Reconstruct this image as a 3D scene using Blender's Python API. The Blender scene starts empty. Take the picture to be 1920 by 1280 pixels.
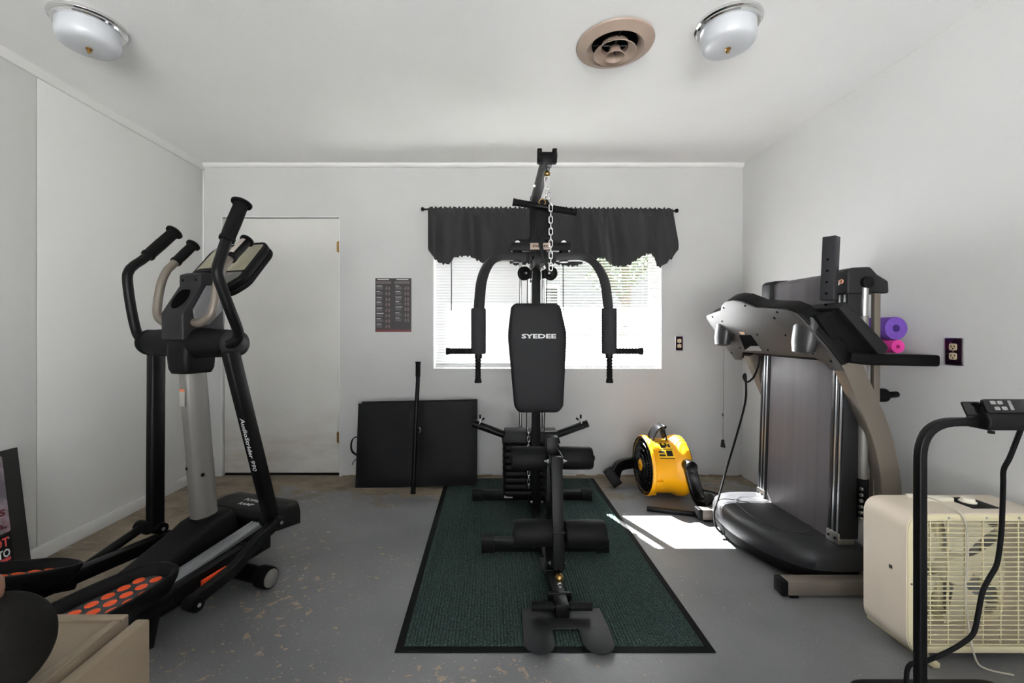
import bpy, bmesh, math, random
from mathutils import Vector, Matrix, Quaternion
random.seed(7)
scene = bpy.context.scene
COL = scene.collection
PI = math.pi

# ------------------------------------------------------------------ camera
CAM_H, F_PX = 1.133, 800.0           # eye height (m), focal length in pixels of a 1920 wide frame
HX, HY = 918.0, 620.0                # where the optical axis meets the frame
cd = bpy.data.cameras.new('camera'); cam = bpy.data.objects.new('camera', cd); COL.objects.link(cam)
cam.location = (0, 0, CAM_H); cam.rotation_euler = (PI/2, 0, 0)
cd.sensor_width = 36.0; cd.lens = 36.0*F_PX/1920.0
cd.shift_x = (960-HX)/1920.0; cd.shift_y = -(640-HY)/1920.0
cd.clip_start = 0.02; cd.clip_end = 200
scene.camera = cam

# ------------------------------------------------------------------ sky, sun, exposure
SKY, SUN = 3.0, 135.0
w = bpy.data.worlds.new('sky'); scene.world = w; w.use_nodes = True
bgn = w.node_tree.nodes['Background']
bgn.inputs[0].default_value = (0.93, 0.965, 1.0, 1); bgn.inputs[1].default_value = SKY
sd = bpy.data.lights.new('sun', 'SUN'); sd.energy = SUN; sd.angle = math.radians(0.6); sd.color = (1, 0.99, 0.98)
sun = bpy.data.objects.new('sun', sd); COL.objects.link(sun)
sun.rotation_euler = Vector((0.40, -1.0, -1.19)).to_track_quat('-Z', 'Y').to_euler()
sun.location = (-3, 8, 9)
vs = scene.view_settings
vs.view_transform = 'Standard'; vs.look = 'None'; vs.gamma = 1.0; vs.use_curve_mapping = False
vs.exposure = 0.80

# ------------------------------------------------------------------ materials
def lin(c):
    return tuple(((x/255)/12.92 if x/255 <= 0.04045 else ((x/255+0.055)/1.055)**2.4) for x in c)
def pm(name, rgb, rough=0.5, metal=0.0, var=0.0, vscale=8.0, bump=0.0, bscale=60.0, rgb2=None, srgb=True, coat=0.0, spec=0.5, sheen=0.0, detail=6):
    m = bpy.data.materials.new(name); m.use_nodes = True
    nt = m.node_tree; b = nt.nodes['Principled BSDF']
    c = lin(rgb) if srgb else rgb
    b.inputs['Base Color'].default_value = (*c, 1); b.inputs['Roughness'].default_value = rough
    b.inputs['Metallic'].default_value = metal; b.inputs['Specular IOR Level'].default_value = spec
    b.inputs['Coat Weight'].default_value = coat
    if sheen: b.inputs['Sheen Weight'].default_value = sheen
    tc = None
    if var or bump:
        tc = nt.nodes.new('ShaderNodeTexCoord')
    if var:
        n = nt.nodes.new('ShaderNodeTexNoise'); n.inputs['Scale'].default_value = vscale; n.inputs['Detail'].default_value = detail
        nt.links.new(tc.outputs['Object'], n.inputs['Vector'])
        r = nt.nodes.new('ShaderNodeMapRange'); r.inputs['From Min'].default_value = 0.3; r.inputs['From Max'].default_value = 0.7
        nt.links.new(n.outputs['Fac'], r.inputs['Value'])
        mx = nt.nodes.new('ShaderNodeMix'); mx.data_type = 'RGBA'
        c2 = (lin(rgb2) if srgb else rgb2) if rgb2 else tuple(x*(1-var) for x in c)
        mx.inputs['A'].default_value = (*c, 1); mx.inputs['B'].default_value = (*c2, 1)
        nt.links.new(r.outputs[0], mx.inputs['Factor']); nt.links.new(mx.outputs['Result'], b.inputs['Base Color'])
    if bump:
        n2 = nt.nodes.new('ShaderNodeTexNoise'); n2.inputs['Scale'].default_value = bscale; n2.inputs['Detail'].default_value = 4
        nt.links.new(tc.outputs['Object'], n2.inputs['Vector'])
        bp = nt.nodes.new('ShaderNodeBump'); bp.inputs['Strength'].default_value = bump; bp.inputs['Distance'].default_value = 0.002
        nt.links.new(n2.outputs['Fac'], bp.inputs['Height']); nt.links.new(bp.outputs[0], b.inputs['Normal'])
    return m
M = {}
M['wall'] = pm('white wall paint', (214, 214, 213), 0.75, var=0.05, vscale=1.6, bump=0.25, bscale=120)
M['wallb'] = pm('shade toned wall paint', (190, 190, 189), 0.75, var=0.07, vscale=1.8, bump=0.3, bscale=90)  # wall white with the dimmer light on the back wall toned into it
M['panel'] = pm('off white wall panel', (214, 214, 212), 0.6, var=0.04, vscale=1.5, bump=0.1, bscale=80)
M['ceil'] = pm('brightened ceiling paint', (236, 236, 235), 0.85, var=0.04, vscale=2, bump=0.35, bscale=160)  # whiter than the walls, so stronger ceiling light sits in the colour
M['trim'] = pm('white trim paint', (220, 220, 219), 0.5, var=0.05, vscale=6)
M['white'] = pm('white enamel', (235, 235, 233), 0.4)
M['black'] = pm('black powder coat', (8, 8, 9), 0.40, spec=.18, bump=0.15, bscale=400)
M['blackmat'] = pm('matte black plastic', (10, 10, 11), 0.5, spec=.16, bump=0.1, bscale=300)
M['rubber'] = pm('black rubber', (9, 9, 10), 0.7, spec=.15, bump=0.3, bscale=200)
M['gloss'] = pm('glossy black', (10, 10, 11), 0.2, spec=.4)
M['char'] = pm('charcoal plastic', (33, 33, 35), 0.45, spec=.22, bump=0.15, bscale=350)
M['chrome'] = pm('chrome', (225, 225, 225), 0.12, 1.0)
M['steel'] = pm('zinc steel', (190, 190, 188), 0.3, 1.0)
M['brass'] = pm('brass', (160, 130, 80), 0.3, 1.0)
M['vinyl'] = pm('grey black vinyl', (32, 32, 34), 0.5, spec=.15, bump=0.5, bscale=260)
M['foam'] = pm('black foam', (12, 12, 13), 0.6, spec=.15, bump=0.3, bscale=240)
M['foamgrey'] = pm('dark grey foam', (44, 43, 46), 0.8, spec=.2, bump=0.3, bscale=240)
M['silver'] = pm('silver paint', (118, 116, 112), 0.42, 0.2)
M['tan'] = pm('champagne metal', (114, 106, 96), 0.42, 0.25, var=0.08, vscale=5)
M['alu'] = pm('brushed aluminium', (170, 172, 175), 0.3, 0.8)
M['beige'] = pm('beige enamel', (226, 212, 194), 0.36, var=0.05, vscale=6)
M['cream'] = pm('cream plastic', (214, 204, 168), 0.5)
M['cabinet'] = pm('tan painted steel', (130, 116, 97), 0.5, var=0.05, vscale=10, bump=0.15, bscale=500)
M['yellow'] = pm('yellow plastic', (248, 172, 8), 0.35)
M['orange'] = pm('orange rubber', (236, 84, 28), 0.5)
M['orangemetal'] = pm('orange paint', (240, 75, 30), 0.45)
M['purple'] = pm('purple foam', (112, 74, 172), 0.85, bump=0.4, bscale=200, var=0.12, vscale=60)
M['pink'] = pm('pink foam', (226, 62, 158), 0.85, bump=0.4, bscale=200, var=0.12, vscale=60)
M['dark'] = pm('dark void', (4, 4, 4), 0.9, spec=.05)
M['text'] = pm('white print', (215, 215, 215), 0.6)
M['textblack'] = pm('black print', (20, 20, 20), 0.6)
M['red'] = pm('red print', (190, 30, 30), 0.6)
M['redsoft'] = pm('washed red print', (205, 70, 70), 0.6)
M['copper'] = pm('copper beige vent enamel', (166, 146, 132), 0.5, 0.0, var=0.15, vscale=12)
M['milk'] = pm('milk glass', (190, 193, 197), 0.3, coat=0.1)
M['plate'] = pm('dark plum outlet plate', (46, 26, 44), 0.15, 0.5)
M['ivory'] = pm('ivory plastic', (206, 190, 158), 0.4)
M['door'] = pm('door paint', (204, 203, 199), 0.6, var=0.05, vscale=3)
M['hood'] = pm('dark grey moulded plastic', (42, 42, 44), 0.42, spec=.3, bump=0.25, bscale=500)
M['belt'] = pm('treadmill belt', (50, 48, 50), 0.6, spec=.2, bump=0.3, bscale=600)

def nodes(m): return m.node_tree.nodes, m.node_tree.links
def mathn(nt, op, a, b=None, clamp=False):
    n = nt.nodes.new('ShaderNodeMath'); n.operation = op; n.use_clamp = clamp
    for i, x in enumerate((a, b)):
        if x is None: continue
        if isinstance(x, (int, float)): n.inputs[i].default_value = x
        else: nt.links.new(x, n.inputs[i])
    return n.outputs[0]
def maprange(nt, v, a, b, c=0.0, d=1.0):
    n = nt.nodes.new('ShaderNodeMapRange'); nt.links.new(v, n.inputs['Value'])
    n.inputs['From Min'].default_value = a; n.inputs['From Max'].default_value = b
    n.inputs['To Min'].default_value = c; n.inputs['To Max'].default_value = d
    return n.outputs[0]
def mixc(nt, fac, a, b):
    n = nt.nodes.new('ShaderNodeMix'); n.data_type = 'RGBA'
    nt.links.new(fac, n.inputs['Factor'])
    for k, x in (('A', a), ('B', b)):
        if isinstance(x, tuple): n.inputs[k].default_value = (*x, 1)
        else: nt.links.new(x, n.inputs[k])
    return n.outputs['Result']
def noise(nt, vec, scale, detail=5, rough=0.5, stretch=None):
    n = nt.nodes.new('ShaderNodeTexNoise'); n.inputs['Scale'].default_value = scale
    n.inputs['Detail'].default_value = detail; n.inputs['Roughness'].default_value = rough
    if stretch:
        mp = nt.nodes.new('ShaderNodeMapping'); mp.inputs['Scale'].default_value = stretch[0]; mp.inputs['Rotation'].default_value = stretch[1]
        nt.links.new(vec, mp.inputs['Vector']); vec = mp.outputs[0]
    nt.links.new(vec, n.inputs['Vector']); return n.outputs['Fac']

def floor_mat():
    m = bpy.data.materials.new('worn grey floor paint'); m.use_nodes = True
    nt = m.node_tree; b = nt.nodes['Principled BSDF']
    tc = nt.nodes.new('ShaderNodeTexCoord'); v = tc.outputs['Object']
    sep = nt.nodes.new('ShaderNodeSeparateXYZ'); nt.links.new(v, sep.inputs[0])
    X, Y = sep.outputs[0], sep.outputs[1]
    paint = mixc(nt, maprange(nt, noise(nt, v, 1.7, 6), .3, .7), lin((126, 126, 128)), lin((102, 103, 105)))
    # bare brown concrete where the paint has gone by the back wall and the left wall
    edge = mathn(nt, 'MAXIMUM', maprange(nt, Y, 2.35, 3.25), maprange(nt, mathn(nt, 'SUBTRACT', mathn(nt, 'MULTIPLY', X, -1.0), mathn(nt, 'MULTIPLY', Y, -0.35)), 1.75, 2.75))
    big = mathn(nt, 'ADD', edge, mathn(nt, 'MULTIPLY', mathn(nt, 'SUBTRACT', noise(nt, v, 3.2, 8, .62), .5), 1.7))
    right = maprange(nt, X, 0.6, 1.3, 0.0, 0.22)
    big = mathn(nt, 'SUBTRACT', big, right)
    bare = maprange(nt, big, .56, .70)
    brown = mixc(nt, maprange(nt, noise(nt, v, 5, 8, .6), .35, .65), lin((146, 133, 113)), lin((110, 99, 83)))
    col = mixc(nt, bare, paint, brown)
    # loose chips in the paint
    reg = maprange(nt, noise(nt, v, 1.3, 2), .40, .62, 0.0, 0.11)
    left = mathn(nt, 'ADD', maprange(nt, X, 0.5, 0.95, 0.045, -0.05), maprange(nt, Y, 2.0, 1.35, 0.0, 0.05))
    chips = mathn(nt, 'ADD', mathn(nt, 'ADD', noise(nt, v, 20, 5, .6, ((1, 1.25, 1), (0, 0, .7))), reg), left)
    col = mixc(nt, maprange(nt, chips, .75, .765), col, lin((158, 140, 120)))
    chips2 = mathn(nt, 'ADD', mathn(nt, 'ADD', noise(nt, v, 52, 4, .6, ((1, 1.5, 1), (0, 0, -.4))), mathn(nt, 'MULTIPLY', reg, .5)), mathn(nt, 'MULTIPLY', left, .6))
    col = mixc(nt, maprange(nt, chips2, .725, .75), col, lin((176, 164, 146)))
    specks = noise(nt, v, 75, 2, .5, ((1, 2.0, 1), (0, 0, -.5)))
    col = mixc(nt, maprange(nt, mathn(nt, 'ADD', specks, mathn(nt, 'MULTIPLY', reg, .5)), .755, .785), col, lin((212, 206, 196)))
    scr = noise(nt, v, 5.5, 4, .6, ((1, 14, 1), (0, 0, .45)))
    col = mixc(nt, maprange(nt, mathn(nt, 'ADD', scr, mathn(nt, 'MULTIPLY', edge, .10)), .725, .76, 0, .85), col, lin((190, 186, 178)))
    fine = noise(nt, v, 160, 3)
    col = mixc(nt, maprange(nt, fine, .35, .75, 0, .22), col, lin((70, 70, 72)))
    nt.links.new(col, b.inputs['Base Color'])
    nt.links.new(maprange(nt, bare, 0, 1, .42, .7), b.inputs['Roughness'])
    bp = nt.nodes.new('ShaderNodeBump'); bp.inputs['Strength'].default_value = .35; bp.inputs['Distance'].default_value = .003
    nt.links.new(mathn(nt, 'ADD', noise(nt, v, 40, 5), mathn(nt, 'MULTIPLY', bare, -.6)), bp.inputs['Height'])
    nt.links.new(bp.outputs[0], b.inputs['Normal'])
    return m
M['floor'] = floor_mat()

def carpet_mat():
    m = bpy.data.materials.new('green black ribbed carpet'); m.use_nodes = True
    nt = m.node_tree; b = nt.nodes['Principled BSDF']
    tc = nt.nodes.new('ShaderNodeTexCoord'); v = tc.outputs['Object']
    f = noise(nt, v, 210, 3, .6)
    c = mixc(nt, maprange(nt, f, .38, .62), lin((27, 32, 31)), lin((50, 72, 66)))
    c = mixc(nt, maprange(nt, noise(nt, v, 420, 2), .56, .68), c, lin((104, 122, 117)))
    nt.links.new(c, b.inputs['Base Color']); b.inputs['Roughness'].default_value = .95
    b.inputs['Specular IOR Level'].default_value = .15
    bp = nt.nodes.new('ShaderNodeBump'); bp.inputs['Strength'].default_value = .8; bp.inputs['Distance'].default_value = .003
    nt.links.new(f, bp.inputs['Height']); nt.links.new(bp.outputs[0], b.inputs['Normal'])
    return m
M['carpet'] = carpet_mat()

def door_mat():
    m = M['door']; nt = m.node_tree; b = nt.nodes['Principled BSDF']
    tc = nt.nodes.new('ShaderNodeTexCoord'); v = tc.outputs['Object']
    sep = nt.nodes.new('ShaderNodeSeparateXYZ'); nt.links.new(v, sep.inputs[0])
    low = maprange(nt, sep.outputs[2], .62, .0)
    st = mathn(nt, 'MULTIPLY', low, maprange(nt, noise(nt, v, 5, 7, .6, ((.5, 1, 1.6), (0, 0, 0))), .42, .66))
    base = b.inputs['Base Color'].links[0].from_socket
    c = mixc(nt, mathn(nt, 'MULTIPLY', st, .55), base, lin((158, 138, 106)))
    nt.links.new(c, b.inputs['Base Color'])
door_mat()

def slat_mat():
    m = bpy.data.materials.new('white blind slat'); m.use_nodes = True
    nt = m.node_tree; b = nt.nodes['Principled BSDF']
    b.inputs['Base Color'].default_value = (.80, .80, .82, 1); b.inputs['Roughness'].default_value = .45
    t = nt.nodes.new('ShaderNodeBsdfTranslucent'); t.inputs[0].default_value = (.85, .85, .86, 1)
    mx = nt.nodes.new('ShaderNodeMixShader'); mx.inputs[0].default_value = .04
    nt.links.new(b.outputs[0], mx.inputs[1]); nt.links.new(t.outputs[0], mx.inputs[2])
    nt.links.new(mx.outputs[0], nt.nodes['Material Output'].inputs[0])
    return m
M['slat'] = slat_mat()
def pane_mat():
    m = bpy.data.materials.new('clear window pane'); m.use_nodes = True
    nt = m.node_tree
    t = nt.nodes.new('ShaderNodeBsdfTransparent'); t.inputs[0].default_value = (.95, .96, .96, 1)
    g = nt.nodes.new('ShaderNodeBsdfGlossy'); g.inputs['Roughness'].default_value = .02
    mx = nt.nodes.new('ShaderNodeMixShader'); mx.inputs[0].default_value = .06
    nt.links.new(t.outputs[0], mx.inputs[1]); nt.links.new(g.outputs[0], mx.inputs[2])
    nt.links.new(mx.outputs[0], nt.nodes['Material Output'].inputs[0])
    return m
M['pane'] = pane_mat()
def valance_mat():
    m = pm('black valance cloth', (22, 22, 24), 0.7, bump=0.4, bscale=500, sheen=0.2)
    return m
M['valance'] = valance_mat()
def sign_mat():
    m = bpy.data.materials.new('distressed pink grey print'); m.use_nodes = True
    nt = m.node_tree; b = nt.nodes['Principled BSDF']
    tc = nt.nodes.new('ShaderNodeTexCoord'); v = tc.outputs['Object']
    c = mixc(nt, maprange(nt, noise(nt, v, 14, 5), .4, .6), lin((150, 132, 140)), lin((98, 92, 100)))
    c = mixc(nt, maprange(nt, noise(nt, v, 9, 4), .52, .66), c, lin((150, 70, 84)))
    nt.links.new(c, b.inputs['Base Color']); b.inputs['Roughness'].default_value = .4
    return m
M['signprint'] = sign_mat()

# ------------------------------------------------------------------ mesh helpers
def at(px, py, Y):
    """point at depth Y in front of the camera position"""
    return Vector(((px-HX)*Y/F_PX, Y, CAM_H-(py-HY)*Y/F_PX))
def catmull(pts, n=6, closed=False):
    P = [Vector(p) for p in pts]; out = []
    N = len(P); segs = N if closed else N-1
    for i in range(segs):
        if closed: p0, p1, p2, p3 = P[(i-1) % N], P[i], P[(i+1) % N], P[(i+2) % N]
        else: p0, p1, p2, p3 = P[max(i-1, 0)], P[i], P[i+1], P[min(i+2, N-1)]
        for k in range(n):
            t = k/n
            out.append(0.5*((2*p1)+(p2-p0)*t+(2*p0-5*p1+4*p2-p3)*t*t+(3*p1-p0-3*p2+p3)*t**3))
    if not closed: out.append(P[-1])
    return out
def fillet(pts, r, n=6):
    """polyline with its inner corners rounded to radius about r"""
    P = [Vector(p) for p in pts]; out = [P[0]]
    rr = r if isinstance(r, (list, tuple)) else [r]*len(P)
    for i in range(1, len(P)-1):
        a, b, c = P[i-1], P[i], P[i+1]
        d = min(rr[i], (a-b).length*.48, (c-b).length*.48)
        s, e = b+(a-b).normalized()*d, b+(c-b).normalized()*d
        for k in range(n+1):
            t = k/n; out.append((1-t)**2*s+2*t*(1-t)*b+t*t*e)
    out.append(P[-1]); return out
def roundpoly(pts, r, n=5):
    """closed 2D polygon with rounded corners"""
    P = [Vector(p) for p in pts]; N = len(P); out = []
    for i in range(N):
        a, b, c = P[i-1], P[i], P[(i+1) % N]
        ri = r[i] if isinstance(r, (list, tuple)) else r
        d = min(ri, (a-b).length*.48, (c-b).length*.48)
        if d < 1e-5: out.append(b); continue
        s, e = b+(a-b).normalized()*d, b+(c-b).normalized()*d
        for k in range(n+1):
            t = k/n; out.append((1-t)**2*s+2*t*(1-t)*b+t*t*e)
    return out

class MB:
    def __init__(s): s.v = []; s.f = []
    def add(s, vs, fs):
        o = len(s.v); s.v += [tuple(v) for v in vs]; s.f += [tuple(o+i for i in f) for f in fs]; return s
    def box(s, x0, x1, y0, y1, z0, z1):
        return s.add([(x, y, z) for x in (x0, x1) for y in (y0, y1) for z in (z0, z1)],
                     [(0, 1, 3, 2), (4, 6, 7, 5), (0, 4, 5, 1), (2, 3, 7, 6), (0, 2, 6, 4), (1, 5, 7, 3)])
    def beam(s, p0, p1, wd, h, up=(0, 0, 1), wd2=None, h2=None):
        p0, p1 = Vector(p0), Vector(p1); d = (p1-p0).normalized(); up = Vector(up)
        sd = d.cross(up)
        if sd.length < 1e-4: sd = d.cross(Vector((0, 1, 0)))
        sd.normalize(); u = sd.cross(d).normalized(); vs_ = []
        for p, a, b in ((p0, wd, h), (p1, wd2 or wd, h2 or h)):
            for x, y in ((-1, -1), (1, -1), (1, 1), (-1, 1)): vs_.append(p+sd*x*a/2+u*y*b/2)
        return s.add(vs_, [(0, 3, 2, 1), (4, 5, 6, 7)]+[(i, (i+1) % 4, 4+(i+1) % 4, 4+i) for i in range(4)])
    def sweep(s, pts, prof, up=(0, 0, 1), scale=None, caps=True, closed=False):
        """sweep a closed 2D profile (side, up) along a polyline"""
        P = [Vector(p) for p in pts]; N = len(P); n = len(prof); vs_ = []
        T = []
        for i in range(N):
            if closed: t = P[(i+1) % N]-P[i-1]
            else: t = P[min(i+1, N-1)]-P[max(i-1, 0)]
            T.append(t.normalized())
        u = Vector(up); u = u-T[0]*u.dot(T[0])
        if u.length < 1e-3: u = Vector((1, 0, 0))-T[0]*T[0].x
        if u.length < 1e-3: u = Vector((0, 1, 0))-T[0]*T[0].y
        u.normalize()
        for i in range(N):
            if i:
                q = T[i-1].rotation_difference(T[i]); u = q @ u; u = (u-T[i]*u.dot(T[i])).normalized()
            sd = T[i].cross(u); k = scale[i] if scale else 1.0
            for a, b in prof: vs_.append(P[i]+sd*a*k+u*b*k)
        fs = []
        for i in range(N if closed else N-1):
            j = (i+1) % N
            for q in range(n): fs.append((i*n+q, i*n+(q+1) % n, j*n+(q+1) % n, j*n+q))
        if caps and not closed: fs += [tuple(range(n))[::-1], tuple((N-1)*n+q for q in range(n))]
        return s.add(vs_, fs)
    def tube(s, pts, r, n=12, **k):
        return s.sweep(pts, [(r*math.cos(2*PI*i/n), r*math.sin(2*PI*i/n)) for i in range(n)], **k)
    def cyl(s, p0, p1, r, n=24, r2=None):
        r2 = r if r2 is None else r2
        return s.lathe([(0, 0), (r, 0), (r2, (Vector(p1)-Vector(p0)).length), (0, (Vector(p1)-Vector(p0)).length)], p0, Vector(p1)-Vector(p0), n)
    def lathe(s, prof, c, axis=(0, 0, 1), n=32):
        c = Vector(c); a = Vector(axis).normalized()
        x = a.orthogonal().normalized(); y = a.cross(x); vs_ = []; rows = []
        for r, h in prof:
            if r < 1e-6: rows.append([len(vs_)]); vs_.append(c+a*h)
            else:
                rows.append(list(range(len(vs_), len(vs_)+n)))
                for i in range(n):
                    t = 2*PI*i/n; vs_.append(c+a*h+(x*math.cos(t)+y*math.sin(t))*r)
        fs = []
        for A, B in zip(rows, rows[1:]):
            for i in range(n):
                j = (i+1) % n
                if len(A) == 1 and len(B) == 1: continue
                if len(A) == 1: fs.append((A[0], B[j], B[i]))
                elif len(B) == 1: fs.append((A[i], A[j], B[0]))
                else: fs.append((A[i], A[j], B[j], B[i]))
        return s.add(vs_, fs)
    def ball(s, c, r, n=20, m=12, sc=(1, 1, 1)):
        c = Vector(c); vs_ = [c+Vector((0, 0, r*sc[2]))]; fs = []
        for i in range(1, m):
            t = PI*i/m
            for k in range(n):
                p = 2*PI*k/n; vs_.append(c+Vector((r*math.sin(t)*math.cos(p)*sc[0], r*math.sin(t)*math.sin(p)*sc[1], r*math.cos(t)*sc[2])))
        vs_.append(c-Vector((0, 0, r*sc[2]))); L = len(vs_)-1
        for k in range(n):
            fs.append((0, 1+k, 1+(k+1) % n)); fs.append((L, L-n+(k+1) % n, L-n+k))
            for i in range(m-2):
                a = 1+i*n; fs.append((a+k, a+n+k, a+n+(k+1) % n, a+(k+1) % n))
        return s.add(vs_, fs)
    def prism(s, poly, ext):
        P = [Vector(p) for p in poly]; e = Vector(ext); n = len(P)
        return s.add(P+[p+e for p in P], [tuple(range(n))[::-1], tuple(range(n, 2*n))]+[(i, (i+1) % n, n+(i+1) % n, n+i) for i in range(n)])
    def ring(s, c, axis, R, r, n=28, m=8):
        c = Vector(c); a = Vector(axis).normalized(); x = a.orthogonal().normalized(); y = a.cross(x)
        return s.sweep([c+(x*math.cos(2*PI*i/n)+y*math.sin(2*PI*i/n))*R for i in range(n)],
                       [(r*math.cos(2*PI*i/m), r*math.sin(2*PI*i/m)) for i in range(m)], up=tuple(a), closed=True)
    def loft(s, rings, cap=True):
        n = len(rings[0]); fs = []; vs_ = [p for r in rings for p in r]
        for i in range(len(rings)-1):
            for q in range(n): fs.append((i*n+q, i*n+(q+1) % n, (i+1)*n+(q+1) % n, (i+1)*n+q))
        if cap: fs += [tuple(range(n))[::-1], tuple((len(rings)-1)*n+q for q in range(n))]
        return s.add(vs_, fs)

OFF = {}
def root_off(p): return OFF.get(p.name, Vector((0, 0, 0))) if p else Vector((0, 0, 0))
def build(mb, name, mat, parent=None, bevel=0.0, seg=2, smooth=True, angle=38, solid=0.0, recalc=True):
    off = root_off(parent)
    me = bpy.data.meshes.new(name)
    me.from_pydata([(x-off.x, y-off.y, z-off.z) for x, y, z in mb.v], [], mb.f)
    bm = bmesh.new(); bm.from_mesh(me)
    if recalc: bmesh.ops.recalc_face_normals(bm, faces=bm.faces)
    if bevel:
        ed = [e for e in bm.edges if len(e.link_faces) == 2 and e.calc_face_angle(0) > math.radians(33)]
        bmesh.ops.bevel(bm, geom=ed, offset=bevel, offset_type='OFFSET', segments=seg, profile=.5, affect='EDGES', clamp_overlap=True)
    if solid:
        bmesh.ops.solidify(bm, geom=bm.faces[:], thickness=solid)
    bm.to_mesh(me); bm.free()
    if smooth:
        me.polygons.foreach_set('use_smooth', [True]*len(me.polygons)); me.set_sharp_from_angle(angle=math.radians(angle))
    o = bpy.data.objects.new(name, me); COL.objects.link(o)
    if mat is not None: me.materials.append(M[mat] if isinstance(mat, str) else mat)
    if parent: o.parent = parent
    OFF[o.name] = off
    return o
def tag(o, label=None, cat=None, group=None, kind=None):
    if label: o['label'] = label
    if cat: o['category'] = cat
    if group: o['group'] = group
    if kind: o['kind'] = kind
    return o
def thing(name, label, cat, loc=(0, 0, 0), rz=0.0, local=False, group=None, kind=None):
    o = bpy.data.objects.new(name, None); COL.objects.link(o)
    o.location = loc; o.rotation_euler = (0, 0, rz); o.empty_display_size = .1
    OFF[o.name] = Vector((0, 0, 0)) if local else Vector(loc)
    return tag(o, label, cat, group, kind)
def copy_part(o, parent, dloc=(0, 0, 0)):
    c = o.copy(); COL.objects.link(c); c.parent = parent
    c.location = o.location+Vector(dloc); OFF[c.name] = OFF[o.name]
    return c
def text(name, body, p, xd, yd, width, mat, parent, height=None, ext=0.0006, bold=0.0, centre=True):
    """flat lettering, p = centre of the word"""
    cu = bpy.data.curves.new(name, 'FONT'); cu.body = body; cu.size = 1; cu.resolution_u = 2; cu.offset = bold
    to = bpy.data.objects.new(name, cu); COL.objects.link(to)
    dg = bpy.context.evaluated_depsgraph_get()
    me = bpy.data.meshes.new_from_object(to.evaluated_get(dg)); bpy.data.objects.remove(to); bpy.data.curves.remove(cu)
    xs = [v.co.x for v in me.vertices]; ys = [v.co.y for v in me.vertices]
    cx, cy = (min(xs)+max(xs))/2, (min(ys)+max(ys))/2
    k = width/(max(xs)-min(xs)); ky = height/(max(ys)-min(ys)) if height else k
    X, Y = Vector(xd).normalized(), Vector(yd).normalized(); Z = X.cross(Y).normalized(); p = Vector(p); off = root_off(parent)
    for v in me.vertices: v.co = p+X*(v.co.x-cx)*k+Y*(v.co.y-cy)*ky+Z*ext-off
    me.name = name; me.materials.append(M[mat])
    o = bpy.data.objects.new(name, me); COL.objects.link(o); o.parent = parent; OFF[o.name] = off
    return o

# ================================================================== THE ROOM
XL, XR, YB, YR, ZC = -2.228, 1.967, 3.32, -2.4, 2.43
YO = 3.54                                          # outer face of the back wall
WX0, WX1, WZ0, WZ1 = -0.44, 1.34, 0.834, 1.95      # window opening
DX0, DX1, DZ = -2.09, -1.166, 2.022                # door opening
def struct(o): return tag(o, kind='structure')
struct(build(MB().box(XL-.1, XR+.1, YR-.1, YO, -.12, 0), 'floor', 'floor', smooth=False))
struct(build(MB().box(XL-.1, XR+.1, YR-.1, YO, ZC, ZC+.12), 'ceiling', 'ceil', smooth=False))
b = MB()
ZT, ZB = ZC+.06, -.05
b.box(XL-.1, DX0, YB, YO, ZB, ZT); b.box(DX0, DX1, YB, YO, DZ, ZT); b.box(DX1, WX0, YB, YO, ZB, ZT)
b.box(WX0, WX1, YB, YO, ZB, WZ0); b.box(WX0, WX1, YB, YO, WZ1, ZT); b.box(WX1, XR+.1, YB, YO, ZB, ZT)
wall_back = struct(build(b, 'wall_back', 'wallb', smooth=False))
struct(build(MB().box(XR, XR+.1, YR-.1, YB+.05, ZB, ZT), 'wall_right', 'wall', smooth=False))
wall_left = struct(build(MB().box(XL-.1, XL-.008, YR-.1, YB+.05, ZB, ZT), 'wall_left', 'panel', smooth=False))
seams = [YB, 2.10, 0.88, -0.34, -1.56, YR]
for a, c in zip(seams, seams[1:]):
    build(MB().box(XL-.0085, XL, c+.0022, a-.0022, .0, ZC-.001), 'wall_panel', 'panel', wall_left, bevel=.0012)
# unseen doorway added behind the camera to bring in fill daylight
RX0, RX1, RZ = -1.45, 1.35, 2.08
b = MB(); b.box(XL-.1, RX0, YR-.1, YR, 0, ZC); b.box(RX1, XR+.1, YR-.1, YR, 0, ZC); b.box(RX0, RX1, YR-.1, YR, RZ, ZC)
struct(build(b, 'wall_rear', 'wall', smooth=False))
struct(build(MB().box(XL, XL+.014, YR, YB, .0, .072), 'baseboard_left', 'trim', bevel=.004))
struct(build(MB().box(XL, XL+.012, YR, YB, ZC-.052, ZC), 'trim_1', 'panel', smooth=False))
q = [(0, 0), (0, -.03)]+[(.03*math.sin(t*PI/12), -.03*math.cos(t*PI/12)) for t in range(1, 6)]+[(.03, 0)]
struct(build(MB().prism([(XL+.012, YB-a, ZC+c) for a, c in q], (XR-XL-.012, 0, 0)), 'trim_2', 'trim'))
struct(build(MB().box(XL, XL+.01, YB-.01, YB, .072, ZC-.052), 'trim_3', 'trim', bevel=.002))
# crumbling plaster edge along the foot of the back wall
b = MB(); x = DX1+.02
while x < XR-.03:
    l = random.uniform(.03, .10); h = random.uniform(.006, .02); b.box(x, min(x+l, XR-.002), YB-random.uniform(.002, .006), YB+.001, 0, h); x += l
struct(build(b, 'trim_4', pm('dirty plaster edge', (150, 132, 108), .9, var=.4, vscale=30), bevel=.002))

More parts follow.
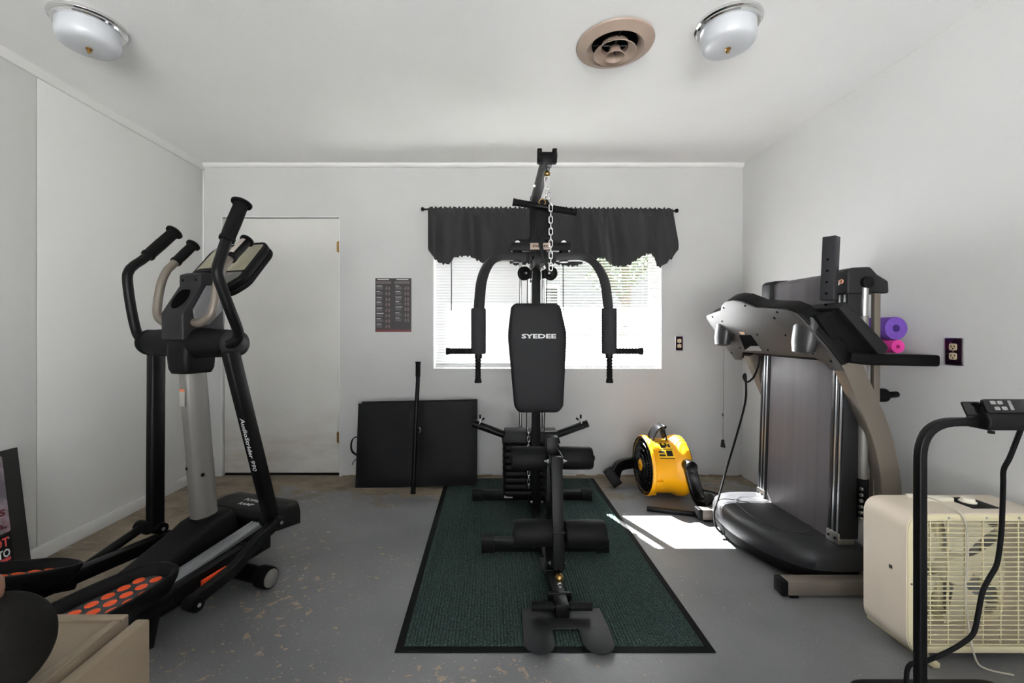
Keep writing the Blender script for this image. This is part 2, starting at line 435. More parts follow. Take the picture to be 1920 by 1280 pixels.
# ---- door
door = struct(build(MB().box(DX0+.012, DX1-.009, YB+.022, YB+.062, .022, DZ-.010), 'door_1', 'door', bevel=.002))
build(MB().box(DX0, DX1, YB+.075, YB+.10, 0, DZ), 'gap_blackout', 'dark', door)  # dark board added behind the slab to block daylight in the gaps
b = MB(); b.box(DX0-.0, DX0+.006, YB-.003, YB+.06, 0, DZ); b.box(DX0, DX1, YB-.003, YB+.06, DZ-.005, DZ); b.box(DX1-.004, DX1, YB-.003, YB+.06, 0, DZ)
build(b, 'door_jamb', 'trim', door, bevel=.001)
for z in (1.79, .30):
    b = MB(); b.cyl((DX1-.012, YB+.016, z-.045), (DX1-.012, YB+.016, z+.045), .006, 12); b.box(DX1-.03, DX1-.002, YB+.017, YB+.023, z-.04, z+.04)
    build(b, 'hinge', 'brass', door)
b = MB(); b.lathe([(0, 0), (.028, 0), (.028, .004), (.012, .008), (.011, .03), (.026, .038), (.03, .05), (.024, .062), (0, .066)], (DX0+.085, YB+.022, .91), (0, -1, 0), 24)
build(b, 'knob', 'brass', door)
b = MB(); b.box(DX0+.012, DX1-.009, YB+.03, YB+.055, .001, .012); build(b, 'threshold', 'blackmat', door)

# ---- window
fr = MB()
for x0, x1, z0, z1 in ((WX0, WX0+.035, WZ0, WZ1), (WX1-.035, WX1, WZ0, WZ1), (WX0, WX1, WZ0, WZ0+.03), (WX0, WX1, WZ1-.03, WZ1), (.41, .455, WZ0, WZ1)):
    fr.box(x0, x1, YO-.075, YO-.03, z0, z1)
window = struct(build(fr, 'window_1', 'white', bevel=.003))
for x0, x1 in ((WX0+.035, .41), (.455, WX1-.035)):
    build(MB().box(x0, x1, YO-.055, YO-.051, WZ0+.03, WZ1-.03), 'window_pane', 'pane', window, smooth=False)
b = MB(); t = .006
b.box(WX0, WX0+t, YB-.004, YO-.075, WZ0, WZ1); b.box(WX1-t, WX1, YB-.004, YO-.075, WZ0, WZ1); b.box(WX0, WX1, YB-.004, YO-.075, WZ0, WZ0+t)
build(b, 'window_lining', 'white', window, bevel=.001)

# ---- outdoors: pavement, roof overhang, garden tree
struct(build(MB().box(-14, 14, YO, 26, -.16, -.06), 'ground_outside', pm('low bounce lawn', (84, 86, 66), .95, var=.35, vscale=3), smooth=False))  # ground toned dark to cut the light bounced onto the blinds
struct(build(MB().box(-14, 14, -14, YR-.1, -.16, -.03), 'ground_yard', pm('pale bounce paving', (182, 182, 181), .9, var=.15, vscale=1.5), smooth=False))  # unseen ground kept pale to bounce sunlight up to the ceiling
struct(build(MB().box(-4, 4, YO, 4.27, 2.42, 2.54), 'eave', 'trim', bevel=.004))
nh = thing('sky_mask_house', 'added grey house with low roof masking bright sky behind the blinds', 'house', (0, 11, -.06))  # added to cover the overbright sky seen between the slats
build(MB().box(-9, 9, 11, 11.3, -.06, 3.3), 'wall', pm('grey siding', (116, 116, 124), .8, var=.1, vscale=2), nh, smooth=False)
build(MB().prism([(-9.3, 10.7, 3.25), (-9.3, 10.7, 3.35), (-9.3, 14, 4.6), (-9.3, 14, 4.5)], (18.6, 0, 0)), 'roof', pm('grey shingle', (96, 94, 94), .9, var=.2), nh, smooth=False)
for x in (-3.0, 1.2, 5.0):
    wf = build(MB().box(x-.6, x+.6, 10.96, 11.0, 1.2, 2.3), 'window', 'white', nh, bevel=.01); build(MB().box(x-.54, x+.54, 10.95, 10.965, 1.26, 2.24), 'pane', 'gloss', wf)
tree = thing('garden_tree', 'leafy green tree seen through the right blind outside', 'tree', (2.7, 8.6, -.06))
b = MB(); b.tube(catmull([(2.7, 8.6, -.06), (2.66, 8.6, 1.0), (2.75, 8.55, 2.0), (2.6, 8.6, 3.0)], 5), .09, 10)
b.tube(catmull([(2.7, 8.6, 1.7), (2.3, 8.4, 2.3), (2.0, 8.2, 2.8)], 5), .045, 8); b.tube(catmull([(2.7, 8.6, 1.9), (3.2, 8.7, 2.5), (3.5, 8.8, 3.0)], 5), .045, 8)
build(b, 'trunk', pm('bark', (92, 78, 64), .9, var=.3), tree)
b = MB(); rnd = random.Random(3)
for i in range(2600):
    c = rnd.choice([(2.6, 8.6, 3.2, .9), (2.0, 8.2, 2.9, .6), (3.4, 8.8, 3.0, .7), (2.5, 8.5, 2.4, .6)])
    d = Vector((rnd.gauss(0, 1), rnd.gauss(0, 1), rnd.gauss(0, 1))).normalized()*c[3]*rnd.uniform(.5, 1)
    p = Vector(c[:3])+d; a = Vector((rnd.gauss(0, 1), rnd.gauss(0, 1), rnd.gauss(0, 1))).normalized()*.06; e = a.orthogonal().normalized()*.03
    b.add([p-a, p+e, p+a, p-e], [(0, 1, 2, 3)])
tag(build(b, 'foliage', pm('green leaves', (86, 104, 66), .7, var=.5, vscale=3), tree, smooth=False, recalc=False), kind='stuff')

# ---- venetian blinds: each slat an object of its own
YBL = 3.345
def blind(x0, x1, tilt, label, wand_x):
    r = thing('venetian_blind', label, 'blind', (x0, YBL, WZ0), group=None)
    build(MB().box(x0, x1, YBL-.014, YBL+.014, WZ1-.03, WZ1-.002), 'head_rail', 'white', r, bevel=.002)
    build(MB().box(x0, x1, YBL-.012, YBL+.012, WZ0+.010, WZ0+.024), 'bottom_rail', 'white', r, bevel=.003)
    ca, sa = math.cos(tilt), math.sin(tilt); sec = []
    for k in range(5):
        u = (k/4-.5)*.025; h = .0016*(1-(2*k/4-1)**2); sec.append((u*ca-h*sa, u*sa+h*ca))
    z = WZ0+.034; proto = None; pz = z
    while z < WZ1-.036:
        if proto is None:
            mb = MB(); top = [(x0+.004, YBL+y, z+h) for y, h in sec]; t = .0005
            poly = top+[(p[0], p[1]+t*sa, p[2]-t*ca) for p in reversed(top)]
            mb.prism(poly, (x1-x0-.008, 0, 0)); proto = build(mb, 'slat', 'slat', r, angle=60)
        else: copy_part(proto, r, (0, 0, z-pz))
        z += .0222
    for f in (.14, .5, .86):
        x = x0+(x1-x0)*f
        for dy in (-.0135, .0135):
            build(MB().box(x-.0006, x+.0006, YBL+dy-.0005, YBL+dy+.0005, WZ0+.02, WZ1-.02), 'ladder_cord', 'white', r, smooth=False)
    b = MB(); b.tube([(wand_x, YBL-.022, WZ1-.03), (wand_x+.001, YBL-.024, 1.29)], .0035, 8); b.tube([(wand_x, YBL-.012, WZ1-.02), (wand_x, YBL-.022, WZ1-.032)], .003, 8)
    build(b, 'tilt_wand', 'char', r)
blind(WX0+.012, .428, math.radians(-70), 'white venetian blind on the left half of the window', (846-918)*3.32/800)
blind(.434, WX1-.012, math.radians(33), 'white venetian blind on the right half of the window', (1056-918)*3.32/800)

# ---- valance on its rod
rod = thing('curtain_rod', 'thin black curtain rod above the window with a round end knob', 'curtain rod', tuple(at(798, 393, 3.25)))
a, c = at(797, 392, 3.25), at(1264, 395, 3.25)
build(MB().tube([a, c], .006, 12), 'rod', 'black', rod)
for p, s in ((a, -1), (c, 1)):
    build(MB().lathe([(0, 0), (.007, .0), (.007, .006), (.014, .012), (.016, .020), (.013, .029), (0, .033)], p, (s, 0, 0), 18), 'finial', 'black', rod)
    x = p.x-s*.03; mb = MB(); mb.beam((x, 3.25, p.z-.008), (x, YB, p.z-.008), .012, .006); build(mb, 'bracket', 'black', rod)
bot = [(803, 466), (806, 472), (814, 484), (824, 492), (834, 496), (846, 495), (850, 486), (862, 483), (876, 480), (884, 481), (896, 488), (905, 493), (915, 497), (926, 494), (938, 490), (946, 490),
       (954, 493), (962, 497), (972, 499), (986, 496), (1000, 491), (1010, 488), (1022, 490), (1036, 494), (1050, 498), (1062, 500), (1078, 500), (1092, 493), (1103, 488), (1118, 486), (1131, 488), (1139, 494), (1155, 498), (1174, 499), (1183, 493), (1196, 485), (1212, 477), (1222, 478), (1231, 489), (1234, 498), (1242, 499), (1258, 485), (1270, 466)]
NX, NZ = 380, 26; mb = MB(); vv = []
def interp(t, P):
    x = P[0][0]+(P[-1][0]-P[0][0])*t
    for (xa, ya), (xb, yb) in zip(P, P[1:]):
        if xa <= x <= xb: return x, ya+(yb-ya)*(x-xa)/(xb-xa)
    return P[-1]
bot = [(p.x, p.y) for p in catmull([Vector(q_) for q_ in bot], 6)]
for i in range(NX+1):
    t = i/NX; bx, by = interp(t, bot); tx = 803+(1258-803)*t; ty = 393.2+2.2*t
    for j in range(NZ+1):
        k = j/NZ; ruf = (k < .06)
        x = tx+(bx-tx)*min(1, k*1.15)**.9; y = (ty-3.4+1.3*math.sin(t*330)+.9*math.sin(t*517+1))+(by-(ty-3.4))*k
        g = math.exp(-((k-.055)/.03)**2)
        fold = .034*math.sin(t*34+1.6*math.sin(t*9))*k**.8+.013*math.sin(t*71+2*math.sin(t*5))*min(1, k*5)+.006*math.sin(t*190+3*math.sin(t*17))*max(0, 1-k*2.6)*min(1, k*8)+.003*math.sin(t*330)*max(0, 1-k*6)
        Y = 3.232+fold-(.006*(1-g) if k < .12 else .0)+.008*math.exp(-((k-.52)/.02)**2)*.4
        vv.append(at(x, y, 3.25).xz.to_tuple())
        mb.v.append((vv[-1][0], Y, vv[-1][1]))
for i in range(NX):
    for j in range(NZ):
        a = i*(NZ+1)+j; mb.f.append((a, a+1, a+NZ+2, a+NZ+1))
val = build(mb, 'window_valance', 'valance', solid=.0015, angle=80)
tag(val, 'black gathered valance with scalloped hem hanging over the window', 'valance')

# ---- exercise chart on the wall
ch = thing('exercise_chart', 'dark paper exercise chart with two columns pinned beside the window', 'poster', (-.75, YB-.003, 1.125))
x0, x1, z0, z1 = (704-918)*YB/800, (771.5-918)*YB/800, CAM_H-(622-620)*YB/800, CAM_H-(521.5-620)*YB/800
mb = MB(); n = 12
for j in range(n+1):
    for i in range(n+1):
        u, v = i/n, j/n; mb.v.append((x0+(x1-x0)*u, YB-.003-.0025*abs(math.sin(u*4+v*5))*(1-v*.4), z0+(z1-z0)*v))
for j in range(n):
    for i in range(n): a = j*(n+1)+i; mb.f.append((a, a+1, a+n+2, a+n+1))
build(mb, 'sheet', pm('dark chart print', (36, 32, 34), .5, var=.3, vscale=9), ch, solid=.0006)
W, H = x1-x0, z1-z0
def bars(name, rects, mat):
    mb = MB()
    for u0, u1, v0, v1 in rects: mb.box(x0+W*u0, x0+W*u1, YB-.0068, YB-.0064, z1-H*v1, z1-H*v0)
    tag(build(mb, name, mat, ch, smooth=False), kind='stuff')
heads, lines, gl, figs = [(.06, .38, .018, .03), (.59, .92, .018, .03)], [], [(.02, .44, .058, .105), (.53, .95, .058, .105)], []
rr = random.Random(5)
for col, rows in ((.035, [.14, .24, .35, .44, .55, .65, .75, .85]), (.56, [.14, .24, .345, .43, .53, .64, .735])):
    for v in rows:
        heads.append((col, col+rr.uniform(.10, .20), v, v+.010))
        for k in range(5): lines.append((col, col+rr.uniform(.15, .18), v+.02+k*.0105, v+.025+k*.0105))
        fx = col+.25
        for s in (0, .075):
            figs += [(fx+s+.015, fx+s+.033, v+.015, v+.028), (fx+s+.008, fx+s+.040, v+.03, v+.052), (fx+s+.004, fx+s+.016, v+.052, v+.078), (fx+s+.03, fx+s+.042, v+.05, v+.082)]
bars('print_heading', heads, pm('pale chart print', (205, 200, 196), .6)); bars('print_text', lines, pm('grey chart print', (104, 102, 102), .6))
bars('print_panel', gl, pm('brown chart print', (92, 84, 80), .6)); bars('print_figure', figs, pm('figure print', (128, 104, 104), .6))
bars('print_footer', [(0, 1, .955, 1.0)], pm('dark red print', (92, 18, 22), .5))

# ---- wall outlets
def outlet(c, nx, ny, label, wdt=.070, hgt=.116):
    """c = centre on the wall, nx = wall tangent, ny = into the room"""
    c, nx, ny, up = Vector(c), Vector(nx), Vector(ny), Vector((0, 0, 1))
    r = thing('wall_outlet', label, 'outlet', tuple(c))
    def slab(u, v, d0, d1, rad, mat, name, par, cu=0, cv=0, bev=.001):
        p = roundpoly([(cu-u, cv-v), (cu+u, cv-v), (cu+u, cv+v), (cu-u, cv+v)], rad)
        return build(MB().prism([c+nx*a.x+up*a.y+ny*d0 for a in p], ny*(d1-d0)), name, mat, par, bevel=bev)
    slab(wdt/2, hgt/2, 0, .005, .004, 'steel', 'back_edge', r)
    pl = slab(wdt/2-.004, hgt/2-.004, .005, .0065, .003, 'plate', 'cover_plate', r)
    for v in (.0195, -.0195):
        rc = slab(.0155, .0145, .0062, .0085, .008, 'ivory', 'receptacle', r, 0, v)
        for u, uu, vv_, w_, h_ in ((-.0065, 0, .003, .0016, .0045), (.0065, 0, .003, .0016, .0038), (0, 0, -.007, .0026, .0026)):
            slab(w_, h_, .0084, .0090, .0012, 'dark', 'slot', rc, u, v+vv_, 0)
    build(MB().cyl(c+ny*.0062, c+ny*.008, .003, 10), 'screw', 'steel', r)
outlet(((1273-918)*YB/800, YB, CAM_H-(643.5-620)*YB/800), (1, 0, 0), (0, -1, 0), 'small dark outlet plate on the back wall right of the window', .062, .116)
yo = 1.967*800/872
outlet((XR, yo, CAM_H-(659-620)*yo/800), (0, -1, 0), (-1, 0, 0), 'large dark plum outlet plate on the right wall above the walking pad', .072, .117)

# ---- ceiling fittings
def lamp(x, y, label):
    r = thing('ceiling_lamp', label, 'ceiling lamp', (x, y, ZC), group=None)
    build(MB().lathe([(0, 0), (.128, 0), (.130, -.006), (.128, -.012), (.121, -.016), (.122, -.022), (.117, -.028), (.104, -.028), (.104, -.012), (0, -.012)], (x, y, ZC), (0, 0, 1), 56), 'base_ring', 'chrome', r)
    build(MB().lathe([(.100, -.014), (.106, -.020), (.107, -.070), (.104, -.088), (.094, -.100), (.076, -.105), (.030, -.108), (0, -.108)], (x, y, ZC), (0, 0, 1), 56), 'glass_bowl', 'milk', r, angle=50)
    build(MB().lathe([(0, -.106), (.012, -.108), (.012, -.111), (.006, -.113), (.006, -.117), (.008, -.121), (.005, -.126), (0, -.127)], (x, y, ZC), (0, 0, 1), 20), 'finial', 'brass', r)
lamp(-1.690, 1.80, 'round milk glass ceiling lamp near the left wall')
lamp(1.005, 1.80, 'round milk glass ceiling lamp right of the air vent')
vx, vy = .566, 1.93
vt = thing('ceiling_vent', 'round tan ceiling air vent of nested flared rings', 'vent', (vx, vy, ZC))
build(MB().lathe([(.166, 0), (.171, -.004), (.168, -.010), (.135, -.022), (.126, -.027), (.121, -.024), (.100, .0), (.097, .03), (.094, .03), (.097, -.002), (.118, -.026), (.124, -.0285)][:8], (vx, vy, ZC), (0, 0, 1), 64), 'outer_ring', 'copper', vt, solid=.0015)
build(MB().lathe([(.094, -.042), (.092, -.044), (.060, -.018), (.055, .02)], (vx, vy, ZC), (0, 0, 1), 56), 'middle_ring', 'copper', vt, solid=.0018)
build(MB().lathe([(.045, -.058), (.043, -.060), (.027, -.036), (.020, -.015)], (vx, vy, ZC), (0, 0, 1), 40), 'inner_ring', 'copper', vt, solid=.0018)
b = MB(); b.cyl((vx, vy, ZC-.05), (vx, vy, ZC+.04), .003, 8); b.beam((vx-.095, vy, ZC-.008), (vx+.095, vy, ZC-.008), .008, .002); b.beam((vx, vy-.095, ZC-.006), (vx, vy+.095, ZC-.006), .008, .002)
build(b, 'damper_bar', 'char', vt)
build(MB().lathe([(.101, -.0012), (.0, -.0010)], (vx, vy, ZC), (0, 0, 1), 40), 'duct', 'dark', vt)

# ================================================================== CARPET RUNNER
CX0, CX1, CY0, CY1 = -.335, .797, 1.500, 3.27
cr = thing('carpet_runner', 'dark green ribbed carpet runner with black rubber edge under the home gym', 'carpet', (.231, 2.38, 0))
mb = MB(); e = .028
mb.box(CX0, CX1, CY0, CY1, 0.0005, .0035); build(mb, 'rubber_backing', 'rubber', cr, bevel=.001)
NXC, NYC = 84*6, 150*2; mb = MB(); ax0, ax1, ay0, ay1 = CX0+e, CX1-e, CY0+e, CY1-.01
for i in range(NXC+1):
    rx = (i % 6)/6; x = ax0+(ax1-ax0)*i/NXC
    hx = max(0, math.sin(PI*((i/6) % 1)))**.7 if i % 6 else 0
    off = (i//6) % 2
    for j in range(NYC+1):
        k = .75+.25*((j+off) % 2)
        mb.v.append((x, ay0+(ay1-ay0)*j/NYC, .0035+(.0062*hx*k if 0 < j < NYC else 0)))
for i in range(NXC):
    for j in range(NYC): a = i*(NYC+1)+j; mb.f.append((a, a+NYC+1, a+NYC+2, a+1))
tag(build(mb, 'carpet_ribs', 'carpet', cr, angle=80, recalc=False), kind='stuff')

# ================================================================== HOME GYM
GX = .282; ZG = .0098
gym = thing('home_gym', 'black multi-station home gym with grey backrest and weight stack in front of the window', 'exercise machine', (GX, 2.2, 0))
def G(mb, name, mat='black', bevel=.0025, parent=None, **k): return build(mb, name, mat, parent or gym, bevel=bevel, **k)
def bolt(p, axis, r=.009, parent=None, L=.012):
    mb = MB(); a = Vector(axis).normalized(); p = Vector(p)
    mb.lathe([(0, 0), (r*1.25, 0), (r*1.25, .0015), (r*.95, .002), (r*.95, .007), (r*.5, .0075), (r*.45, L), (0, L)], p, a, 6)
    return build(mb, 'bolt', 'steel', parent or gym, angle=25)
# base
G(MB().beam((GX, 1.735, ZG+.032), (GX, 2.95, ZG+.032), .05, .05), 'base_rail')
G(MB().box(GX-.048, GX+.048, 1.722, 1.735, ZG+.004, ZG+.066), 'end_plate')
for y, hw, nm in ((2.85, .362, 'rear_stabilizer'), (2.19, .290, 'front_stabilizer')):
    st = G(MB().beam((GX-hw+.03, y, ZG+.031), (GX+hw-.03, y, ZG+.031), .055, .055), nm)
    for s in (-1, 1): G(MB().box(GX+s*hw-.034, GX+s*hw+.034, y-.032, y+.032, ZG, ZG+.066), 'end_cap', 'blackmat', parent=st)
    for s in (-1, 1): bolt((GX+s*.06, y-.0275, ZG+.035), (0, -1, 0), .007)
G(MB().box(GX-.185, GX-.13, 2.8205, 2.8212, ZG+.018, ZG+.047), 'warning_label', pm('label paper', (190, 188, 184), .6), bevel=0)
G(MB().box(GX-.185, GX-.13, 2.8200, 2.8206, ZG+.038, ZG+.047), 'warning_stripe', 'red', bevel=0)
# foot plate with its two lobes
fp = [(GX-.155, 1.712), (GX+.160, 1.712), (GX+.165, 1.60), (GX+.163, 1.53)]
fp += [(GX+.107+.056*math.cos(t), 1.525+.056*math.sin(t)) for t in [-i*PI/10 for i in range(0, 11)]]
fp += [(GX+.051, 1.585), (GX+.046, 1.595), (GX-.044, 1.595), (GX-.049, 1.585)]
fp += [(GX-.105+.056*math.cos(t), 1.525+.056*math.sin(t)) for t in [-i*PI/10 for i in range(0, 11)]]
G(MB().prism([(x, y, ZG+.006) for x, y in fp], (0, 0, .006)), 'foot_plate', 'char', bevel=.0015)
b = MB(); b.tube([(GX-.115, 1.672, ZG+.045), (GX+.115, 1.672, ZG+.045)], .011, 14); G(b, 'foot_bar', 'black', 0)
for s in (-1, 1):
    b = MB(); b.tube([(GX+s*.032, 1.672, ZG+.045), (GX+s*.118, 1.672, ZG+.045)], .017, 16); G(b, 'foot_grip', 'foam', .002)
b = MB(); b.box(GX-.026, GX+.026, 1.650, 1.722, ZG+.010, ZG+.062); G(b, 'foot_bracket')
# front post and leg lever
G(MB().beam((GX, 1.94, ZG+.055), (GX, 1.94, .655), .052, .052, up=(0, 1, 0)), 'seat_post')
b = MB(); b.box(GX-.05, GX+.05, 1.89, 2.0, ZG+.057, ZG+.064); G(b, 'post_foot')
lev = G(MB().beam((GX, 1.82, .598), (GX, 1.745, .165), .047, .05, up=(0, 1, 0)), 'leg_lever')
b = MB()
for s in (-1, 1): b.box(GX+s*.027-.003, GX+s*.027+.003, 1.80, 1.966, .555, .60)
G(b, 'pivot_bracket', 'black', .001)
for s in (-1, 1):
    bolt((GX+s*.030, 1.82, .577), (s, 0, 0), .010, L=.018)
    bolt((GX+s*.027, 2.02, ZG+.04), (s, 0, 0), .008); bolt((GX+s*.025, 1.79, .16), (s, 0, 0), .008)
    bolt((GX+s*.027, 2.55, ZG+.10), (s, 0, 0), .008)
def roller(x0, x1, y, z, r, name='foam_roller'):
    mb = MB(); L = x1-x0
    mb.lathe([(0, 0), (r*.35, 0), (r*.4, .004), (r*.92, .002), (r, .012), (r*1.02, L*.5), (r, L-.012), (r*.92, L-.002), (r*.4, L-.004), (r*.35, L), (0, L)], (x0, y, z), (1, 0, 0), 36)
    o = build(mb, name, 'foam', gym, angle=60)
    return o
ry = 1.905
roller(GX-.186, GX-.030, ry, .563, .052); roller(GX+.030, GX+.180, ry+.02, .560, .050)
ly = 1.755
roller(GX-.185, GX-.027, ly-.005, .305, .052); roller(GX+.027, GX+.192, ly-.005, .303, .052)
G(MB().tube([(GX-.19, ry, .563), (GX+.19, ry+.02, .56)], .012, 12), 'roller_bar', 'black', 0)
G(MB().tube([(GX-.19, ly, .305), (GX+.195, ly, .305)], .012, 12), 'roller_bar', 'black', 0)
b = MB(); b.ball((GX+.002, 1.738, .128), .017); build(b, 'cable_ball', 'brass', gym)
b = MB(); b.ring((GX+.003, 1.728, .104), (0, 1, .2), .009, .0028); build(b, 'cable_eye', 'steel', gym)
b = MB(); b.lathe([(0, -.012), (.045, -.012), (.048, -.006), (.040, 0), (.048, .006), (.045, .012), (0, .012)], (GX, 1.80, .15), (1, 0, 0), 28); G(b, 'lower_pulley', 'blackmat', 0)
# uprights
G(MB().beam((GX, 2.60, ZG+.055), (GX, 2.60, 1.62), .05, .05, up=(0, 1, 0)), 'main_upright')
G(MB().beam((GX, 2.70, 1.44), (GX, 2.70, 1.978), .05, .05, up=(0, 1, 0)), 'upper_mast')
b = MB(); b.box(GX-.028, GX+.028, 2.56, 2.73, 1.50, 1.55); b.box(GX-.028, GX+.028, 2.56, 2.73, 1.58, 1.62); G(b, 'mast_bracket')
G(MB().beam((GX, 2.74, 1.938), (GX, 2.10, 1.980), .048, .050), 'top_boom')
b = MB(); b.box(GX-.026, GX+.026, 2.085, 2.13, 1.945, 2.008); G(b, 'boom_end')
for s in (-1, 1):
    b = MB(); b.lathe([(0, -.009), (.030, -.009), (.034, 0), (.030, .009), (0, .009)], (GX+s*.037, 2.10, 1.985), (1, .05*s, 0), 28)
    b.box(GX+s*.037-.011, GX+s*.037+.011, 2.085, 2.112, 1.956, 2.025); G(b, 'pulley_cover', 'blackmat', .002)
bolt((GX-.024, 2.42, 1.955), (-1, 0, 0), .009); bolt((GX+.024, 2.42, 1.955), (1, 0, 0), .009)
b = MB(); b.ball((GX+.004, 2.12, 1.912), .016); build(b, 'cable_stop', 'brass', gym)
b = MB(); b.tube([(GX+.004, 2.12, 1.91), (GX+.002, 2.13, 1.975)], .003, 8); G(b, 'cable', 'rubber', 0)
# carabiners and chain
def link(c, d, side, L, wd, r, name, mat='chrome', parent=None):
    c, d, side = Vector(c), Vector(d).normalized(), Vector(side).normalized(); a = L/2-wd/2; pts = []
    for k in range(9): t = PI*k/8; pts.append(c+d*(a+wd/2*math.sin(t))+side*(wd/2*math.cos(t)))
    for k in range(9): t = PI*k/8; pts.append(c-d*(a+wd/2*math.sin(t))-side*(wd/2*math.cos(t)))
    mb = MB(); n_ = d.cross(side); mb.sweep(pts, [(r*math.cos(2*PI*i/8), r*math.sin(2*PI*i/8)) for i in range(8)], up=tuple(n_), closed=True)
    return build(mb, name, mat, parent or gym, angle=60)
link((GX+.004, 2.115, 1.868), (.05, 0, -1), (1, 0, 0), .064, .024, .0032, 'carabiner')
link((GX+.000, 2.115, 1.817), (-.15, 0, -1), (0, 1, 0), .050, .022, .0032, 'carabiner')
l1 = link((GX+.016, 2.10, 1.795), (.1, 0, -1), (.9, .4, 0), .036, .018, .0029, 'chain_link')
pa = link((GX+.019, 2.10, 1.766), (.0, 0, -1), (.1, 1, 0), .036, .017, .0029, 'chain_link')
pb = link((GX+.019, 2.10, 1.737), (.0, 0, -1), (1, .1, 0), .036, .017, .0029, 'chain_link')
for k in range(1, 6):
    copy_part(pa, gym, (0, 0, -.058*k)); copy_part(pb, gym, (0, 0, -.058*k))
# fly arms
b = MB(); b.box(GX-.163, GX+.163, 2.335, 2.385, 1.573, 1.617); beam_ = G(b, 'pivot_beam', 'blackmat', .003)
b = MB(); b.beam((GX, 2.36, 1.53), (GX, 2.60, 1.53), .05, .06); b.box(GX-.03, GX+.03, 2.33, 2.39, 1.50, 1.573); G(b, 'pivot_arm')
for s in (-1, 1):
    b = MB(); b.lathe([(.015, 0), (.015, .004), (.012, .010), (.006, .015), (0, .016)], (GX+s*.128, 2.36, 1.617), (0, 0, 1), 16); b.lathe([(0, 0), (.015, 0)], (GX+s*.128, 2.36, 1.617), (0, 0, 1), 16)
    build(b, 'cap_nut', 'white', gym)
b = MB(); b.box(GX-.060, GX+.052, 2.3325, 2.335, 1.578, 1.613); pl = G(b, 'name_plate', pm('brushed tan plate', (172, 152, 138), .4, .3), 0)
text('plate_lettering', 'SYEDEE', (GX-.004, 2.3324, 1.5955), (1, 0, 0), (0, 0, 1), .086, 'textblack', pl, height=.013, bold=.03)
sq = [(-.024, -.021), (.024, -.021), (.024, .021), (-.024, .021)]
def armpath(s):
    return fillet([(GX+s*.085, 2.36, 1.538), (GX+s*.265, 2.33, 1.538), (GX+s*.325, 2.25, 1.42), (GX+s*.340, 2.22, 1.22)], [0, .11, .10, 0], 8)
for s in (-1, 1):
    b = MB(); b.sweep(armpath(s), [(p.x, p.y) for p in roundpoly(sq, .006, 2)], up=(0, 0, 1)); arm = G(b, 'fly_arm', 'char', 0)
    b = MB(); b.cyl((GX+s*.128, 2.36, 1.512), (GX+s*.128, 2.36, 1.575), .026, 20); G(b, 'arm_hinge', 'black', .002)
    x = GX+s*.340
    b = MB(); b.lathe([(0, 0), (.022, 0), (.036, .002), (.0385, .008), (.0385, .232), (.036, .238), (.022, .24), (0, .24)], (x, 2.22, 1.012), (0, 0, 1), 36); build(b, 'arm_pad', 'foamgrey', gym, angle=60)
    b = MB(); b.tube([(x, 2.22, 1.02), (x, 2.22, .99)], .019, 16); G(b, 'grip_socket', 'black', .002)
    b = MB(); hp = [(.0155, .0)]
    for k in range(7): hp += [(.0155, .016*k+.004), (.0138, .016*k+.007), (.0138, .016*k+.011), (.0155, .016*k+.014)]
    hp += [(.0185, .126), (.0185, .132), (0, .132)]
    b.lathe([(0, 0)]+hp, (x+s*.002, 2.22, .995), (0, 0, -1), 20); build(b, 'hand_grip', 'rubber', gym, angle=30)
    b = MB(); b.lathe([(0, 0)]+hp, (x+s*.034, 2.20, 1.028), (s, 0, 0), 20); build(b, 'hand_grip', 'rubber', gym, angle=30)
    b = MB(); b.tube([(x, 2.20, 1.028), (x+s*.05, 2.20, 1.028)], .011, 12); G(b, 'grip_bar', 'black', 0)
# pulleys by the upright
for s in (-1, 1):
    b = MB(); c = Vector((GX+s*.077, 2.52, 1.472)); ax = Vector((s*-.45, -1, 0))
    b.lathe([(0, -.012), (.036, -.012), (.041, -.009), (.034, 0), (.041, .009), (.036, .012), (.02, .010), (.012, .014), (0, .014)], c, ax, 36); pu = G(b, 'pulley', 'blackmat', 0)
    b = MB(); b.beam(c+Vector((0, -.018, 0)), (GX+s*.033, 2.545, 1.468), .010, .05); G(b, 'pulley_bracket', 'black', .002)
    b = MB(); b.cyl((GX+s*.031, 2.57, 1.44), (GX+s*.031, 2.57, 1.49), .009, 14); G(b, 'pulley_hinge', 'chrome', 0)
    bolt(c+Vector((s*-.008, -.016, 0)), ax, .007)
    b = MB(); b.tube([(GX+s*.058, 2.53, 1.46), (GX+s*.055, 2.62, .60), (GX+s*.05, 2.66, .12)], .0026, 6); G(b, 'cable', 'rubber', 0)
    b = MB(); b.cyl((GX+s*.075, 2.85, ZG+.06), (GX+s*.075, 2.85, 1.72), .0115, 16); G(b, 'guide_rod', 'chrome', 0)
b = MB(); b.tube([(GX-.035, 2.66, 1.50), (GX-.035, 2.80, .55), (GX-.035, 2.80, .49)], .0028, 6); G(b, 'cable', 'steel', 0)
b = MB(); b.box(GX-.11, GX+.11, 2.825, 2.875, 1.70, 1.74); b.box(GX-.025, GX+.025, 2.72, 2.83, 1.70, 1.74); G(b, 'rod_bracket')
ca = link((GX-.036, 2.69, .505), (0, 0, -1), (1, .3, 0), .034, .015, .0026, 'chain_link'); cb = link((GX-.036, 2.69, .478), (0, 0, -1), (.2, 1, 0), .034, .015, .0026, 'chain_link')
for k in range(1, 7):
    copy_part(ca, gym, (0, 0, -.054*k)); copy_part(cb, gym, (0, 0, -.054*k))
